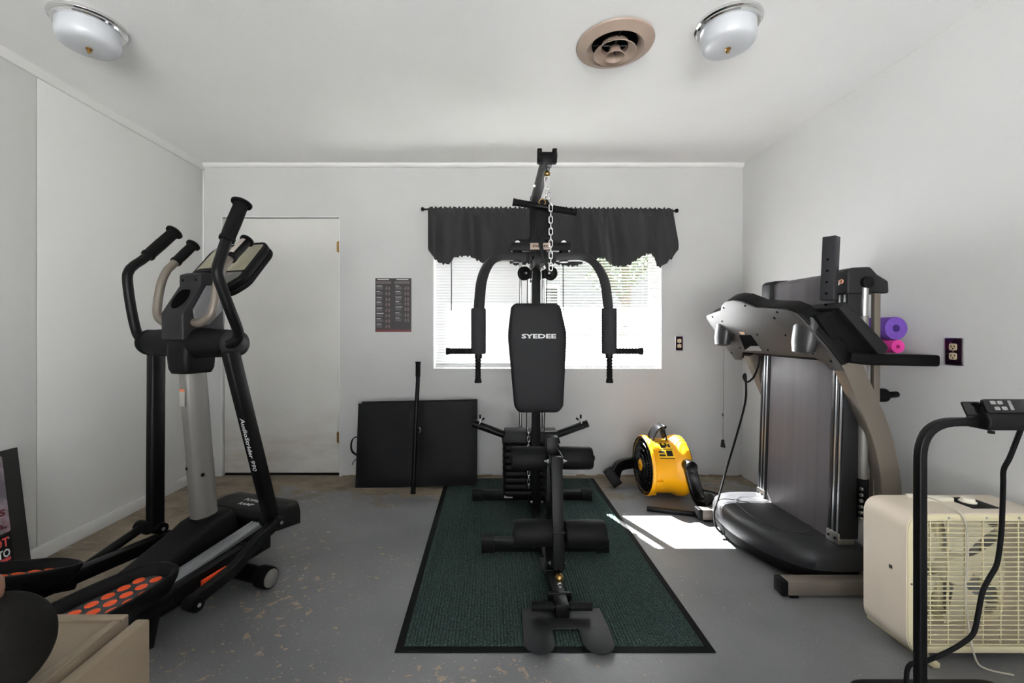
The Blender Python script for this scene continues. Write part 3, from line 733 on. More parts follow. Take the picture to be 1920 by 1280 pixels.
# backrest
bp = [(958.5, 575), (966, 568), (1044, 568), (1052, 575), (1062.5, 622), (1063, 636), (1057, 762), (1048, 774), (972, 774), (964.5, 762), (953, 636), (953, 622)]
P2 = [at(x, y, 2.44) for x, y in bp]; P2 = roundpoly([(p.x, p.z) for p in P2], [.012, .02, .02, .012, .05, .05, .012, .03, .03, .012, .05, .05], 5)
cx = sum(p.x for p in P2)/len(P2); cz = sum(p.y for p in P2)/len(P2)
rings = []
for dy, k in ((.058, .93), (.055, .985), (.045, 1.0), (.018, 1.0), (.007, .985), (.001, .95), (-.003, .88), (-.006, .6)):
    rings.append([(cx+(p.x-cx)*k, 2.436+dy, cz+(p.y-cz)*(1-(1-k)*.55)) for p in P2])
bk = build(MB().loft(rings), 'backrest', 'vinyl', gym, angle=70)
text('backrest_lettering', 'SYEDEE', (GX-.002, 2.428, at(1009, 630, 2.43).z), (1, 0, 0), (0, 0, 1), .196, 'text', bk, height=.026, bold=.03, ext=.001)
b = MB(); b.box(GX-.025, GX+.025, 2.494, 2.58, 1.15, 1.20); b.box(GX-.025, GX+.025, 2.494, 2.58, .80, .85); b.box(GX-.04, GX+.04, 2.488, 2.495, .76, 1.22); G(b, 'backrest_mount')
# weight stack and carriage
SX = .268
pl_r = roundpoly([(-.182, -.085), (.182, -.085), (.182, .085), (-.182, .085)], .03, 5)
proto = None
for k in range(8):
    z = ZG+.066+k*.0415
    if proto is None:
        rg = [[(SX+p.x*s_, 2.80+p.y*s_, z+h) for p in pl_r] for h, s_ in ((0, .93), (.006, .99), (.012, 1), (.026, 1), (.033, .985), (.038, .93))]
        proto = build(MB().loft(rg), 'weight_plate', 'gloss' if False else 'blackmat', gym, angle=50)
    else: copy_part(proto, gym, (0, 0, k*.0415))
zt = ZG+.066+8*.0415
b = MB(); b.loft([[(SX+x*a, 2.80+y, zt+h) for x, y in ((-1, -.06), (1, -.06), (1, .06), (-1, .06))] for h, a in ((.0, .186), (.012, .186), (.078, .168))]); G(b, 'weight_carriage', 'black', .003)
for s in (-1, 1):
    a0, a1 = Vector((SX+s*.165, 2.80, zt+.042)), Vector((SX+s*.392, 2.80, zt+.125))
    b = MB(); b.lathe([(0, 0), (.0245, 0), (.0245, .222), (.0235, .225), (.019, .225), (.019, .18), (0, .18)], a0, a1-a0, 28); horn = G(b, 'weight_horn', 'black', 0)
    d = (a1-a0).normalized(); c = a0+d*.185; b = MB(); b.ring(c, d, .0265, .0022, 24, 6); u = Vector((0, 0, 1))-d*d.z; u.normalize()
    b.tube([c+u*.024+Vector((0, -.01, 0)), c+u*.05+d*.008], .0022, 6); b.tube([c+u*.024+Vector((0, .01, 0)), c+u*.045-d*.012+Vector((0, .01, 0))], .0022, 6)
    cl = build(b, 'spring_clip', 'chrome', gym)
    for e0, e1 in ((c+u*.045+d*.007, c+u*.068+d*.016), (c+u*.040-d*.010+Vector((0, .01, 0)), c+u*.055-d*.018+Vector((0, .01, 0)))):
        b = MB(); b.tube([e0, e1], .0065, 10); build(b, 'clip_tip', 'rubber', cl)
# short pull bar and nylon strap that hang from the carabiner
lb = thing('pull_bar', 'short black ribbed pull bar hanging tilted from the top carabiner', 'pull bar', tuple(at(1021, 388, 2.14)))
a, c = at(961.5, 378.5, 2.12), at(1080.5, 398.5, 2.12); d = (c-a); L = d.length
b = MB(); b.tube([a, c], .0135, 16); build(b, 'bar', 'black', lb)
for p, s in ((a, 1), (c, -1)):
    pr = [(0, 0), (.019, 0), (.019, .008)]
    for k in range(6): pr += [(.0175, .012+.016*k), (.0175, .022+.016*k), (.0162, .0235+.016*k), (.0162, .0265+.016*k)]
    pr += [(.0185, .112), (.0185, .118), (0, .118)]
    b = MB(); b.lathe(pr, p, d*s, 20); build(b, 'grip', 'rubber', lb, angle=30)
b = MB(); m_ = (a+c)/2; b.ring(m_+Vector((-.012, -.002, .024)), (.2, 1, 0), .016, .0028); build(b, 'eye_ring', 'brass', lb)
stp = thing('nylon_strap', 'black padded nylon strap dangling below the pull bar beside the chain', 'strap', tuple(at(1020, 380, 2.16)))
def ribbon(cs, ws, th, yoff=0):
    mb = MB(); rg = []
    for (x, y, Yd), wdt in zip(cs, ws):
        p = at(x, y, Yd); rg.append([p+Vector((-wdt/2, -th/2, 0)), p+Vector((wdt/2, -th/2, 0)), p+Vector((wdt/2, th/2, 0)), p+Vector((-wdt/2, th/2, 0))])
    mb.loft(rg); return mb
cs = catmull([(1019, 374, 2.165), (1019, 400, 2.17), (1019.5, 430, 2.165), (1020, 446, 2.16)], 4)
build(ribbon(cs, [.040+.046*min(1, i/3) for i in range(len(cs))], .014), 'strap_pad', 'foam', stp, bevel=.004)
cs = catmull([(1017, 444, 2.15), (1014, 456, 2.145), (1018, 478, 2.14), (1025, 497, 2.14), (1030, 509, 2.14)], 5)
build(ribbon(cs, [.046-.026*min(1, i/6) for i in range(len(cs))], .005), 'strap_tail', 'blackmat', stp, bevel=.001)

# ================================================================== FOLDED MAT + LONG BAR
fm = thing('folding_mat', 'black folded exercise mat with a side handle leaning on the back wall', 'exercise mat', (-.54, 3.1, 0))
ang = math.radians(7); ca_, sa_ = math.cos(ang), math.sin(ang)
def mslab(u0, u1, v0, v1, t0, t1, bulge=.004, nu=26, nv=16, bow=0.0, seed=1):
    rn = random.Random(seed); ph = [rn.uniform(0, 6) for _ in range(4)]; mb = MB()
    def pt(u, v, t, edge):
        tt = t-bow*math.cos((u-(u0+u1)/2)/(u1-u0)*PI)
        return (u, 3.075+tt*ca_+v*sa_, .0135+.0135*(u+.335)/.64+v*ca_-(t-.08)*sa_-.0095)
    fr_, bk_ = [], []
    for j in range(nv+1):
        for i in range(nu+1):
            a, c = i/nu, j/nv; u = u0+(u1-u0)*a; v = v0+(v1-v0)*c; ed = min(1, min(a, 1-a)*14)*min(1, min(c, 1-c)*10)
            wv = ed*(bulge+.0035*math.sin(a*9+c*4+ph[0])+.003*math.sin(a*5-c*11+ph[1])-.009*math.exp(-((a-.5)/.025)**2))
            fr_.append(pt(u, v, t0-wv+.006*(1-ed), 1)); bk_.append(pt(u, v, t1-.006*(1-ed), 1))
    n1 = len(fr_); mb.v = fr_+bk_
    for j in range(nv):
        for i in range(nu):
            a = j*(nu+1)+i; mb.f.append((a, a+1, a+nu+2, a+nu+1)); mb.f.append((n1+a, n1+a+nu+1, n1+a+nu+2, n1+a+1))
    bd = [i for i in range(nu+1)]+[j*(nu+1)+nu for j in range(1, nv+1)]+[nv*(nu+1)+i for i in range(nu-1, -1, -1)]+[j*(nu+1) for j in range(nv-1, 0, -1)]
    for k in range(len(bd)): a, c = bd[k], bd[(k+1) % len(bd)]; mb.f.append((a, n1+a, n1+c, c))
    return mb
M['matvinyl'] = pm('black mat vinyl', (14, 14, 16), .55, spec=.18, bump=.35, bscale=220)
u0, u1 = (666-918)*3.08/800, (893-918)*3.12/800
build(mslab(u0, u1, 0, .600, 0, .038, bow=.004, seed=2), 'front_panel', 'matvinyl', fm, angle=60)
build(mslab(u0+.012, u1+.006, .004, .612, .040, .078, seed=5), 'back_panel', 'matvinyl', fm, angle=60)
hz = .285
b = MB(); b.sweep(catmull([(u0+.004, 3.12, hz+.075), (u0-.028, 3.12, hz+.06), (u0-.042, 3.12, hz+.02), (u0-.036, 3.12, hz-.03), (u0-.008, 3.12, hz-.055), (u0+.004, 3.12, hz-.058)], 5), [(-.014, -.003), (.014, -.003), (.014, .003), (-.014, .003)], up=(1, 0, 0)); build(b, 'handle', 'blackmat', fm, bevel=.001)
b = MB(); b.sweep(catmull([(u0+.004, 3.11, hz-.085), (u0-.018, 3.11, hz-.10), (u0-.030, 3.105, hz-.125)], 4), [(-.010, -.002), (.010, -.002), (.010, .002), (-.010, .002)], up=(1, 0, 0)); build(b, 'strap_end', 'blackmat', fm)
lpb = thing('long_pull_bar', 'long black pull bar standing upright against the folded mat', 'pull bar', tuple(at(774, 927, 2.93)))
pts = [at(774.5, 925, 2.935), at(777, 860, 2.96), at(781, 760, 3.0), at(783.5, 715, 3.03), at(784, 678, 3.05)]
b = MB(); b.tube(catmull(pts, 6), .0145, 16); build(b, 'bar', 'black', lpb)
d0 = pts[0]-pts[1]; d1 = pts[4]-pts[3]
b = MB(); b.lathe([(0, 0), (.018, 0), (.018, .01), (.0165, .012), (.0165, .07), (0, .07)], pts[0], -d0, 18); build(b, 'end_grip', 'rubber', lpb, angle=30)
pr = [(0, 0), (.0195, 0), (.0195, .008)]
for k in range(6): pr += [(.0175, .012+.016*k), (.0175, .022+.016*k), (.0162, .0235+.016*k), (.0162, .0265+.016*k)]
b = MB(); b.lathe(pr+[(0, .11)], pts[4], -d1, 18); build(b, 'end_grip', 'rubber', lpb, angle=30)
b = MB(); p = at(785, 806, 2.975); b.sweep([p+Vector((.0, 0, .018)), p+Vector((.010, 0, .014)), p+Vector((.012, 0, -.012)), p+Vector((0, 0, -.018))], [(.003*math.cos(k), .003*math.sin(k)) for k in range(6)]); build(b, 'hook_loop', 'steel', lpb)

# ================================================================== YELLOW DRUM FAN
fy, fz, fx0, fx1, fr_ = 2.95, .207, 1.055, 1.318, .2
df = thing('drum_fan', 'yellow and black drum floor fan lying near the window wall', 'fan', (1.19, fy, 0))
def Fp(mb, name, mat, parent=None, **k): return build(mb, name, mat, parent or df, **k)
ax = (1, 0, 0); L = fx1-fx0
Fp(MB().lathe([(.176, .004), (.193, 0), (.200, .004), (.203, .018), (.198, .03), (.183, .036), (.181, .07), (.181, .155), (.184, .18), (.196, .205), (.203, .225), (.204, .245), (.200, L-.004), (.193, L), (.176, L-.004)], (fx0, fy, fz), ax, 64), 'drum', 'yellow', solid=.004, angle=30)
for t in (20, 75, 130, 200, 255, 310):
    a = math.radians(t); u = Vector((0, math.cos(a), math.sin(a))); c = Vector((fx0, fy, fz))
    b = MB(); b.beam(c+Vector((.02, 0, 0))+u*.190, c+Vector((.075, 0, 0))+u*.183, .03, .022, up=u); Fp(b, 'drum_rib', 'yellow', bevel=.005)
for xg, s in ((fx0+.002, -1), (fx1-.002, 1)):
    b = MB(); n_ = 44
    for k in range(n_):
        a = 2*PI*k/n_; pts = []
        for j in range(5):
            rr_ = .052+(.19-.052)*j/4; aa = a+.22*math.sin(j/4*PI*.9); pts.append((xg+s*(.010-.010*(j/4)**2), fy+rr_*math.cos(aa), fz+rr_*math.sin(aa)))
        b.tube(pts, .0021, 5)
    for R_ in (.075, .118, .158): b.ring((xg+s*(.010-.010*((R_-.052)/.138)**2), fy, fz), ax, R_, .0026, 48, 6)
    b.ring((xg, fy, fz), ax, .189, .006, 56, 8)
    tag(Fp(b, 'grille', 'gloss', angle=50), kind='stuff')
    b = MB(); b.lathe([(0, .016), (.044, .014), (.054, .008), (.056, 0), (0, 0)], (xg, fy, fz), (s, 0, 0), 36); Fp(b, 'hub_ring', 'gloss')
    b = MB(); b.lathe([(0, .0195), (.034, .018), (.037, .0145), (0, .014)], (xg, fy, fz), (s, 0, 0), 36); hb = Fp(b, 'hub_badge', 'yellow')
    if s < 0: text('badge_lettering', 'DEWALT', (xg-.0205, fy, fz), (0, -1, 0), (0, 0, 1), .046, 'textblack', hb, height=.013, bold=.03)
b = MB(); b.lathe([(.174, .006), (.172, .02), (.172, L-.02), (.174, L-.006)], (fx0, fy, fz), ax, 48); Fp(b, 'darkening_liner', 'rubber', solid=.001)  # black sleeve added so the drum interior reads dark behind the grille
b = MB()
for k in range(4):
    a = k*PI/2+.3; u = Vector((0, math.cos(a), math.sin(a))); v = Vector((0, -math.sin(a), math.cos(a))); c = Vector((fx0+.11, fy, fz))
    b.add([c+u*.03-v*.03-Vector((.02, 0, 0)), c+u*.03+v*.03+Vector((.02, 0, 0)), c+u*.165+v*.055+Vector((.015, 0, 0)), c+u*.165-v*.055-Vector((.015, 0, 0))], [(0, 1, 2, 3)])
Fp(b, 'fan_blades', 'rubber', solid=.003, smooth=False)
b = MB(); b.cyl((fx0+.05, fy, fz), (fx0+.20, fy, fz), .045, 28); Fp(b, 'motor', 'rubber', bevel=.004)
b = MB(); hp = catmull([(fx0+.055, fy, fz+.18), (fx0+.075, fy, fz+.225), (fx0+.105, fy, fz+.262), (fx0+.135, fy-.0, fz+.27)], 6)
b.sweep(hp, [(p.x, p.y) for p in roundpoly([(-.05, -.007), (.05, -.007), (.05, .007), (-.05, .007)], .005, 3)], up=(0, 0, 1)); b.beam((fx0+.128, fy, fz+.272), (fx0+.155, fy, fz+.178), .08, .012, up=(1, 0, 0))
Fp(b, 'carry_handle', 'gloss', bevel=.002)
b = MB(); b.cyl((fx0+.137, fy-.055, fz+.272), (fx0+.137, fy+.055, fz+.272), .011, 18); Fp(b, 'handle_grip', 'gloss', bevel=.003)
# sticker wrapped on the drum, camera side
def drum_patch(x0, x1, a0, a1, r, n=10):
    mb = MB()
    for i in range(n+1):
        a = math.radians(a0+(a1-a0)*i/n)
        for x in (x0, x1): mb.v.append((fx0+x, fy-r*math.sin(a), fz+r*math.cos(a)))
    for i in range(n): mb.f.append((2*i, 2*i+1, 2*i+3, 2*i+2))
    return mb
st = Fp(drum_patch(.055, .16, 18, 62, .1858), 'sticker', pm('pale yellow sticker', (250, 196, 40), .3), solid=.0004)
mb = MB()
for (x0_, x1_, a0, a1) in ((.058, .157, 19, 21), (.058, .157, 40, 41.5), (.058, .157, 59.5, 61), (.06, .10, 44, 49), (.06, .10, 52, 56), (.11, .15, 44, 56), (.085, .10, 24, 37), (.10, .118, 30, 37), (.118, .13, 24, 34), (.135, .15, 27, 36)):
    p = drum_patch(x0_, x1_, a0, a1, .1864, 3); mb.add(p.v, p.f)
tag(Fp(mb, 'sticker_print', 'textblack', st, smooth=False), kind='stuff')
# swivel legs
def leg(side, pts, name='stand_leg'):
    b = MB(); b.sweep(fillet(pts, .05, 6), [(p.x, p.y) for p in roundpoly([(-.039, -.021), (.039, -.021), (.039, .021), (-.039, .021)], .012, 3)], up=(0, side, .05))
    o = Fp(b, name, 'gloss', bevel=0)
    c, d = Vector(pts[-1]), (Vector(pts[-1])-Vector(pts[-2])).normalized()
    return o
n1 = fy-.198
l1 = leg(-1, [(1.285, n1-.010, .262), (1.315, n1-.012, .135), (1.345, n1-.02, .045), (1.39, n1-.03, .027)])
b = MB(); b.cyl((1.285, n1+.03, .262), (1.285, n1-.042, .262), .040, 26); p_ = Fp(b, 'pivot_knob', 'gloss', l1, bevel=.006)
b = MB(); b.cyl((1.335, n1-.060, .034), (1.425, n1+.015, .052), .034, 24); Fp(b, 'foot', 'gloss', l1, bevel=.005)
n2 = fy+.198
l2 = leg(1, [(1.285, n2+.010, .262), (1.10, n2+.0, .170), (.93, n2-.04, .155), (.895, n2-.06, .045)])
b = MB(); b.cyl((1.285, n2-.03, .262), (1.285, n2+.038, .262), .034, 26); Fp(b, 'pivot_knob', 'gloss', l2, bevel=.006)
b = MB(); b.beam((.855, n2-.045, .125), (.925, n2-.075, .022), .07, .065, up=(0, 1, 0)); Fp(b, 'foot', 'blackmat', l2, bevel=.008)
# loose things on the floor beside it
fb = MB(); a, c = at(1212, 955, 2.70), at(1300, 962, 2.62)
fb.beam((a.x, 2.69, .0135), (a.x+.29, 2.60, .0135), .025, .025)
tag(build(fb, 'steel_bar', 'black', bevel=.002), 'short black square steel bar lying on the floor under the drum fan leg', 'metal bar')
cb_ = df
b = MB(); b.tube(catmull([(1.46, 3.08, .006), (1.455, 2.9, .006), (1.45, 2.76, .006), (1.47, 2.70, .03), (1.50, 2.72, .03), (1.56, 2.74, .006), (1.60, 2.85, .006), (1.56, 2.98, .006), (1.49, 3.0, .012)], 8), .005, 8); build(b, 'power_cord', 'rubber', cb_)
b = MB(); b.beam((1.50, 3.0, .014), (1.45, 2.99, .014), .026, .022); pg = build(b, 'plug', 'rubber', cb_, bevel=.005)
b = MB()
for s in (-.006, .006): b.box(1.43, 1.452, 2.988+s-.001, 2.988+s+.001, .011, .017)
build(b, 'prong', 'steel', pg, smooth=False)

# ================================================================== TREADMILL
tm = thing('treadmill', 'folded grey treadmill with upright running deck against the right wall', 'treadmill', (1.6, 2.2, 0))
def T(mb, name, mat, parent=None, **k): return build(mb, name, mat, parent or tm, **k)
YN, YF = 1.832, 2.575
# floor rails
for y in (YN, YF-.02):
    r_ = T(MB().box(1.262, 1.90, y-.028, y+.028, .012, .072), 'floor_rail', 'tan', bevel=.004)
    T(MB().box(1.238, 1.264, y-.029, y+.029, .011, .073), 'rail_cap', 'blackmat', r_, bevel=.003)
    T(MB().box(1.275, 1.31, y-.025, y+.025, 0, .014), 'rail_foot', 'rubber', r_, bevel=.002)
    T(MB().box(1.84, 1.88, y-.025, y+.025, 0, .014), 'rail_foot', 'rubber', r_, bevel=.002)
T(MB().box(1.70, 1.78, YN, YF-.02, .02, .07), 'cross_member', 'blackmat', bevel=.004)
# curved uprights
cl_ = catmull([(1.570, 0, 1.0), (1.622, 0, .88), (1.690, 0, .72), (1.735, 0, .56), (1.750, 0, .40), (1.735, 0, .24), (1.70, 0, .12), (1.66, 0, .035)], 6)
ws = [1.0]*len(cl_)
pr = [(p.x, p.y) for p in roundpoly([(-.030, -.044), (.030, -.044), (.030, .044), (-.030, .044)], .008, 3)]
for y in (YN+.050, YF-.03):
    b = MB(); b.sweep([(p.x, y, p.z) for p in cl_], pr, up=(1, 0, .4)); T(b, 'upright', 'tan', angle=45)
# motor hood
ho = catmull([(1.68, 2.59), (1.50, 2.60), (1.375, 2.575), (1.305, 2.50), (1.268, 2.36), (1.266, 2.20), (1.318, 2.01), (1.40, 1.905), (1.50, 1.870), (1.68, 1.868)], 6)
ho = [Vector((p.x, p.y)) for p in ho]+[Vector((1.70, 1.90)), Vector((1.70, 2.56))]
cx, cy = 1.52, 2.23
def hring(z, k, dx=0): return [(cx+(p.x-cx)*k+dx, cy+(p.y-cy)*(k if k < 1 else 1), z) for p in ho]
hood = T(MB().loft([hring(.076, .985), hring(.080, 1.0), hring(.120, .995), hring(.148, .97), hring(.163, .925), hring(.172, .86), hring(.176, .75), hring(.178, .5)]), 'motor_hood', 'hood', angle=55)
T(MB().loft([hring(.022, .93), hring(.03, .955), hring(.074, .97), hring(.077, .97)]), 'belly_pan', 'rubber', hood, angle=50)
el = [Vector((1.475+.130*math.cos(t), 2.24+.235*math.sin(t), 0)) for t in [2*PI*i/48 for i in range(48)]]
dish = MB(); c0 = Vector((1.475, 2.24, 0))
dish.loft([[c0+(p-c0)*k+Vector((0, 0, z)) for p in el] for k, z in ((1.0, .1735), (1.0, .180), (.96, .1825), (.92, .180), (.86, .1765), (.4, .1765))]); T(dish, 'hood_dish', 'hood', hood, angle=50)
b = MB(); rn = random.Random(4); yy = 2.33
while yy > 2.16:
    h_ = rn.uniform(.006, .014); b.box(1.445-.004+(2.33-yy)*.16, 1.461+(2.33-yy)*.16, yy-h_, yy, .1766, .1771); yy -= h_+.004
tag(T(b, 'hood_lettering', pm('faded coral print', (196, 120, 104), .5), hood, smooth=False), kind='stuff')
b = MB(); b.box(1.270, 1.30, 2.31, 2.35, .03, .072); T(b, 'power_socket', 'rubber', hood, bevel=.004)
b = MB(); b.prism([(1.276, 2.28, .045), (1.276, 2.22, .045), (1.276, 2.22, .07), (1.276, 2.28, .07)], (-.002, 0, 0)); T(b, 'warning_sticker', pm('sticker paper', (214, 206, 204), .5), hood)
# running deck, folded up: u across (Y), v up the deck
def dk(x, v): return Vector((1.572+.040*(v-.17)/1.2+x, 0, v))
def dbox(y0, y1, v0, v1, x0, x1):
    mb = MB(); mb.v = [tuple(dk(x, v)+Vector((0, y, 0))) for x in (x0, x1) for y in (y0, y1) for v in (v0, v1)]
    mb.f = [(0, 1, 3, 2), (4, 6, 7, 5), (0, 4, 5, 1), (2, 3, 7, 6), (0, 2, 6, 4), (1, 5, 7, 3)]; return mb
M['beltv'] = pm('running belt', (104, 100, 103), .5, spec=.3, bump=.25, bscale=500, var=.22, vscale=4)
belt_nt = M['beltv'].node_tree
for n_ in belt_nt.nodes:
    if n_.type == 'TEX_NOISE' and abs(n_.inputs['Scale'].default_value-4) < .01:
        mp = belt_nt.nodes.new('ShaderNodeMapping'); mp.inputs['Scale'].default_value = (1, 6, .12)
        belt_nt.links.new(n_.inputs['Vector'].links[0].from_socket, mp.inputs[0]); belt_nt.links.new(mp.outputs[0], n_.inputs['Vector'])
T(dbox(1.982, 2.418, .17, 1.375, -.004, .0), 'running_belt', 'beltv', bevel=.001)
T(dbox(1.972, 2.428, .19, 1.37, .001, .055), 'deck_board', 'rubber', bevel=.003)
b = MB(); p = dk(.028, 1.375); b.cyl((p.x, 1.982, p.z), (p.x, 2.418, p.z), .032, 24); T(b, 'rear_roller', 'beltv')
for y0, y1, s in ((1.905, 1.978, -1), (2.422, 2.492, 1)):
    rl = T(dbox(y0, y1, .20, 1.33, -.010, .075), 'side_rail', 'char', bevel=.006)
    for k in range(4):
        yk = y0+.010+k*(y1-y0-.02)/4; T(dbox(yk, yk+(y1-y0-.02)/4-.004, .205, 1.30, -.0125, -.009), 'tread_strip', 'alu' if k % 2 == 0 else 'char', rl, bevel=.001)
    T(dbox(y0+.002, y1-.002, .175, .225, -.016, .06), 'rail_bracket', 'steel', rl, bevel=.003)
    for k in (.25, .75):
        pb_ = dk(-.016, .20); y = y0+(y1-y0)*k; bb = MB(); bb.cyl((pb_.x, y, pb_.z), (pb_.x-.003, y, pb_.z), .006, 10); T(bb, 'screw', 'blackmat', rl)
    z0c, z1c = 1.295, 1.415
    cp = MB()
    prof = [(-.022, z0c), (-.020, 1.40), (.0, z1c), (.085, z1c+.004), (.115, 1.385), (.165, 1.355), (.168, 1.30), (.10, 1.30)]
    cp.prism([tuple(Vector((1.612+x, y0-.008, z))) for x, z in prof], (0, y1-y0+.016, 0)); cap = T(cp, 'end_cap', 'char', bevel=.010, seg=3)
    if s < 0:
        bb = MB(); bb.ring((1.589, 1.948, 1.352), (1, 0, 0), .010, .0035, 20, 6); T(bb, 'badge', 'white', cap)
        bb = MB(); bb.ring((1.589, 1.928, 1.356), (1, 0, 0), .008, .0035, 20, 6); T(bb, 'badge', pm('pale orange badge', (220, 150, 120), .4), cap)
# shock and its lever
b = MB(); b.cyl((1.662, 1.903, .47), (1.668, 1.903, 1.20), .018, 20); T(b, 'gas_shock', 'silver')
b = MB(); b.cyl((1.668, 1.903, 1.20), (1.672, 1.903, 1.33), .0155, 20); T(b, 'shock_rod', 'steel')
b = MB(); b.cyl((1.673, 1.915, 1.348), (1.673, 1.880, 1.348), .026, 22); T(b, 'shock_pivot', 'blackmat', bevel=.003)
b = MB(); b.cyl((1.660, 1.903, .30), (1.662, 1.903, .475), .024, 20); sh = T(b, 'shock_sleeve', 'rubber', bevel=.003)
for k in range(6):
    bb = MB(); bb.cyl((1.660-.030+.0012*k, 1.882, .305+.026*k), (1.660-.016, 1.882, .305+.026*k), .008, 12); T(bb, 'adjust_tooth', 'steel', sh, bevel=.002)
b = MB(); b.beam((1.71, 1.90, .06), (1.725, 1.905, 1.30), .02, .028, up=(1, 0, 0)); T(b, 'latch_post', 'tan', bevel=.003)
b = MB(); b.cyl((1.735, 1.93, .842), (1.79, 1.93, .842), .030, 20); b.cyl((1.79, 1.93, .842), (1.845, 1.93, .846), .014, 16); T(b, 'latch_knob', 'rubber', bevel=.004)
# console
def tp(px, py):
    a, c = (px-918)/800, (py-620)/800; t = 1.424/(a-.65*c); return Vector((a*t, t, CAM_H-c*t))
nrm = Vector((1, 0, .65)).normalized()
out = [(1324, 592), (1338, 586), (1351, 582), (1352, 574), (1359, 566), (1373, 563), (1389, 565.5), (1402, 571), (1416, 577), (1444, 579), (1472, 581), (1491, 589), (1506, 603), (1525, 625), (1553, 658), (1582, 696), (1556, 694), (1544, 680), (1527, 671), (1460, 666), (1392, 660), (1389, 675), (1377, 674), (1359, 648), (1337, 617), (1325, 598)]
face = [tp(*p) for p in out]
T(MB().prism([p for p in face], nrm*.010), 'console_back', pm('dark silver plastic', (66, 64, 63), .45, 0, spec=.25, bump=.1, bscale=300), bevel=.003)
rim = T(MB().prism([p+nrm*.0102 for p in face], nrm*.075), 'console_shell', 'blackmat', bevel=.010, seg=3)
for px, py in ((1357, 577), (1397, 573), (1336, 594), (1354, 602), (1376, 627), (1457, 585), (1452, 596), (1420, 627), (1473, 628), (1388, 652), (1372, 661), (1440, 656), (1506, 661), (1558, 677), (1524, 662)):
    p = tp(px, py); bb = MB(); bb.lathe([(.0055, 0), (.0055, .0025), (0, .0025)], p+nrm*.0005, -nrm, 12); T(bb, 'screw_hole', 'dark')
bb = MB(); bb.prism([tp(*p)-nrm*.001 for p in ((1386, 628), (1408, 628), (1428, 656), (1397, 656))], nrm*.0015); T(bb, 'console_port', 'dark')
bb = MB(); bb.prism([tp(*p)-nrm*.0035 for p in ((1397, 656.5), (1429, 657), (1423, 648), (1408, 648))], nrm*.003); T(bb, 'port_ledge', 'alu')
bb = MB(); bb.prism([tp(*p)-nrm*.0012 for p in ((1386, 622), (1395, 622), (1397, 627), (1389, 627))], nrm*.001); T(bb, 'inspection_label', pm('label beige', (205, 170, 140), .5))
# cup holders behind the console
for px, py, y in ((1356, 622, 2.52), (1508, 628, 1.965)):
    p = tp(px, py); rg = []
    for z_, r_, dx in ((.080, .056, -.006), (.04, .060, -.010), (-.03, .060, -.020), (-.075, .052, -.024), (-.085, .03, -.024)):
        rg.append([(p.x+.020+dx+r_*.75*math.cos(t), p.y+r_*math.sin(t), p.z+z_) for t in [2*PI*i/28 for i in range(28)]])
    T(MB().loft(rg), 'cup_holder', pm('satin graphite', (50, 50, 52), .34, .15), angle=50)
# display board on the user side
bdx = [(1.600, 1.262), (1.790, 1.052)]
d_ = Vector((bdx[1][0]-bdx[0][0], 0, bdx[1][1]-bdx[0][1])).normalized(); n_ = Vector((-d_.z, 0, d_.x))
p0, p1 = Vector((1.540, 0, 1.262)), Vector((1.735, 0, 1.058))
prof = roundpoly([(p0-n_*.0).xz, (p1).xz, (p1-n_*.056).xz, (p0-n_*.042).xz], [.012, .026, .022, .008], 5)
T(MB().prism([(p.x, 1.845, p.y) for p in prof], (0, .70, 0)), 'display_board', 'char', bevel=.006, seg=3)
prof = [face[12].xz, (1.585, 1.24), (1.76, 1.05), (1.66, 1.03), (1.60, .99), (1.56, .96)]
T(MB().prism([(p[0], 1.872, p[1]) for p in [(1.43, 1.20), (1.53, 1.225), (1.695, 1.05), (1.63, 1.015), (1.57, .99)]], (0, .645, 0)), 'console_core', 'rubber', bevel=.006)
# hand rails
for y in (1.862, 2.56):
    pts = fillet([(1.56, y, 1.020), (1.64, y, 1.010), (1.945, y, 1.004)], .03, 4)
    b = MB(); b.sweep(pts, [(p.x, p.y) for p in roundpoly([(-.022, -.026), (.022, -.026), (.022, .024), (-.022, .024)], .012, 4)], up=(0, 0, 1)); T(b, 'hand_rail', 'foam', bevel=.006)
# safety lanyard and console cable
ln = thing('safety_lanyard', 'thin grey safety cord with a clip hanging from the treadmill console', 'cord', tuple(at(1357, 648, 2.50)))
a, c = at(1357.5, 648, 2.50), at(1355.5, 824, 2.50)
b = MB(); b.tube([a, c], .0016, 6); build(b, 'cord', pm('grey cord', (92, 90, 90), .7), ln)
b = MB(); b.beam(c, at(1353.5, 838, 2.50), .016, .008, up=(0, 1, 0)); b.beam(c, at(1358.5, 839, 2.495), .010, .006, up=(0, 1, 0)); build(b, 'clip', 'blackmat', ln, bevel=.001)
b = MB(); b.tube([at(1355, 775, 2.50), at(1355.5, 780, 2.50)], .004, 8); build(b, 'bead', 'char', ln)
tc_ = tm
b = MB(); b.tube(catmull([at(1424, 668, 2.44), at(1421, 688, 2.46), at(1412, 708, 2.48), at(1400, 716, 2.49), at(1394, 707, 2.49), at(1397, 701, 2.48), at(1398.5, 715, 2.48), at(1397, 755, 2.5), at(1380, 820, 2.52), at(1362, 880, 2.50), at(1348, 930, 2.45), at(1341, 950, 2.41), at(1339, 970, 2.385), at(1343, 988, 2.355), at(1354, 1000, 2.34)], 8), .0055, 10); build(b, 'console_cable', 'rubber', tc_)
b = MB(); b.tube([at(1353, 999, 2.34), at(1362, 1001, 2.33)], .010, 10); build(b, 'cable_plug', 'rubber', tc_, bevel=.002)
